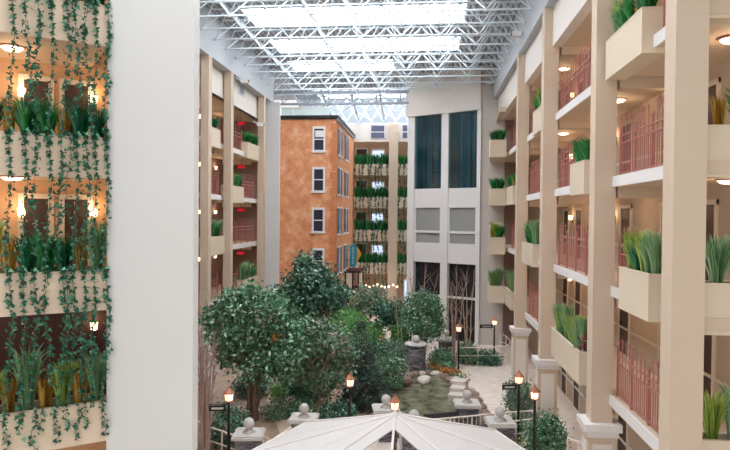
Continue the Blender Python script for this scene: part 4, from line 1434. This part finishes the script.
# footbridge: deck + dark beams
a, b = Vector(at(424, 414, Z=.95)[:2]), Vector(at(462, 410.5, Z=.95)[:2])
c, d = Vector(at(446, 428.5, Z=.95)[:2]), Vector(at(492, 424.5, Z=.95)[:2])
t = thing('footbridge', 'dark timber footbridge between the ball piers, right of the canopy', 'footbridge', (a.x, a.y, 0))
def beam(p, q, z0, z1, w):
    dd = (q - p); L = dd.length; dd = dd / L; nn = Vector((-dd.y, dd.x))
    return MB().slab((p.x - a.x, p.y - a.y), dd, nn, 0, L, z0, z1, -w / 2, w / 2)
beam(a, b, .72, .95, .14).build('side_beam', 'wood', t)
beam(c, d, .72, .95, .14).build('side_beam', 'wood', t)
MB().prism([(a.x - a.x, 0), (b.x - a.x, b.y - a.y), (d.x - a.x, d.y - a.y), (c.x - a.x, c.y - a.y)], .06, .2).build('deck', 'wood', t)

# flowers
def flowers(px, py, label, mm, s=.5, n=90, z=0.0):
    p = at(px, py, Z=z)
    r = thing('flower_clump', label, 'flowers', (p.x, p.y, z))
    mb = MB(); P = rng.normal(size=(n * 2, 3)) * np.array([s * .5, s * .5, .09]) + np.array([0, 0, .16]); P[:, 2] = np.abs(P[:, 2]); leaves(mb, P, .12); mb.build('foliage', 'leaf', r)
    mb = MB(); P = rng.normal(size=(n, 3)) * np.array([s * .5, s * .5, .08]) + np.array([0, 0, .32]); leaves(mb, P, .12); mb.build('blossom', mm, r)
flowers(436, 371, 'orange-red flowers on the pond edge below the round green shrub', 'orangeflower', .55, 130)
flowers(443, 375, 'orange and red flowers at the bend of the pond edge', 'orangeflower', .45, 110)
flowers(455, 377, 'yellow-orange flowers by the lantern post on the pond edge', 'orangeflower', .35, 70)
flowers(463, 380, 'white flowers beside the spillway slabs', 'whiteflower', .35, 60)
flowers(433, 366, 'white flowers beside the round slate pier', 'whiteflower', .3, 40)
flowers(402, 424, 'small yellow flowers beside the canopy peak', 'whiteflower', .3, 40)
flowers(520, 452, 'yellow flowers at the foot of the bush in the curved rail', 'whiteflower', .35, 50)
r = thing('flower_clump', 'dark red flowers at the near end of the long second-floor planter', 'flowers', (4.75, 18.85, LZ['C'] + .5))
mb = MB(); leaves(mb, rng.normal(size=(60, 3)) * np.array([.1, .12, .12]) + np.array([0, 0, .3]), .12); mb.build('foliage', 'leaf_dark', r)
mb = MB(); leaves(mb, rng.normal(size=(70, 3)) * np.array([.1, .12, .14]) + np.array([0, 0, .42]), .12); mb.build('blossom', 'redflower', r)

# ---- white canopy
ca = at(395, 415.3, Z=4.0)
R, PIT_ = 3.5, .31
tc = thing('garden_canopy', 'white octagonal fabric canopy with open front panels', 'canopy', (ca.x, ca.y, 0))
rim = [Vector((R * cos(radians(-90 + 45 * i)), R * sin(radians(-90 + 45 * i)), 4.0 - R * PIT_)) for i in range(8)]
ap = Vector((0, 0, 4.0))
def panel(pts, name, mm):
    n = (pts[1] - pts[0]).cross(pts[2] - pts[0]).normalized() * .012
    mb = MB()
    k = len(pts)
    mb.v = [tuple(p + n) for p in pts] + [tuple(p - n) for p in pts]
    mb.f = [tuple(range(k)), tuple(range(2 * k - 1, k - 1, -1))] + [(i, i + k, (i + 1) % k + k, (i + 1) % k) for i in range(k)]
    return mb.build(name, mm, tc)
for i in range(1, 7):
    panel([ap, rim[i], rim[i + 1]], 'roof_panel', 'fabric')
kf = .13
for i in (1, 7):
    v = (rim[0] - ap) * kf
    panel([ap, rim[i], rim[i].lerp(rim[0], kf), ap + v], 'roof_panel', 'fabric')
for i in range(8):
    MB().tube([ap + Vector((0, 0, .02)), rim[i] + Vector((0, 0, .02))], .03, 6).build('rib', 'fabric2', tc)
    MB().tube([rim[i], rim[(i + 1) % 8]], .03, 6).build('eave_bar', 'fabric2', tc)
    MB().tube([(rim[i].x, rim[i].y, 0), rim[i]], .035, 6).build('leg', 'fabric2', tc)
    q = ap.lerp(rim[i], .52)
for i in range(1, 7):   # seams between fabric widths
    mid = rim[i].lerp(rim[i + 1], .5)
    MB().tube([ap.lerp(mid, .08) + Vector((0, 0, .012)), mid + Vector((0, 0, .012))], .012, 5).build('seam', 'fabric2', tc)
mb = MB().lathe([(.07, 3.93), (.09, 4.03), (.03, 4.09), (.004, 4.12)], (0, 0, 0), 10)
mb.build('finial', 'fabric2', tc)
ch = thing('glass_pendant', 'round glass pendant lamp hanging under the white canopy', 'pendant lamp', (ca.x + .05, ca.y - .1, 2.95))
MB().tube([(0, 0, .3), (0, 0, .9)], .012, 4).build('rod', 'black', ch)
MB().sphere((0, 0, 0), .3, 16, 10).build('globe', 'glass', ch, True)
MB().sphere((0, 0, -.02), .09, 10, 8).build('bulb', 'bulb', ch, True)
MB().lathe([(.32, -.02), (.33, .02)], (0, 0, 0), 16).build('band', 'copper', ch)


# ================================================================== light
w = bpy.data.worlds.new('sky'); scene.world = w
w.use_nodes = True
bg = w.node_tree.nodes['Background']
sk = w.node_tree.nodes.new('ShaderNodeTexSky')
sk.sky_type = 'PREETHAM'
bg.inputs['Color'].default_value = (1.0, 0.985, 0.97, 1)
bg.inputs['Strength'].default_value = 0.9
w.node_tree.nodes.remove(sk)

for r in [q for L in IV.values() for q in L]:
    for c in list(r.children):
        bpy.data.objects.remove(c)
    bpy.data.objects.remove(r)

scene.view_settings.view_transform = 'Standard'
scene.view_settings.look = 'None'
scene.view_settings.exposure = 0.2
scene.view_settings.gamma = 1.0
scene.view_settings.use_curve_mapping = False
scene.cycles.max_bounces = 8
scene.cycles.diffuse_bounces = 5
scene.cycles.sample_clamp_indirect = 6
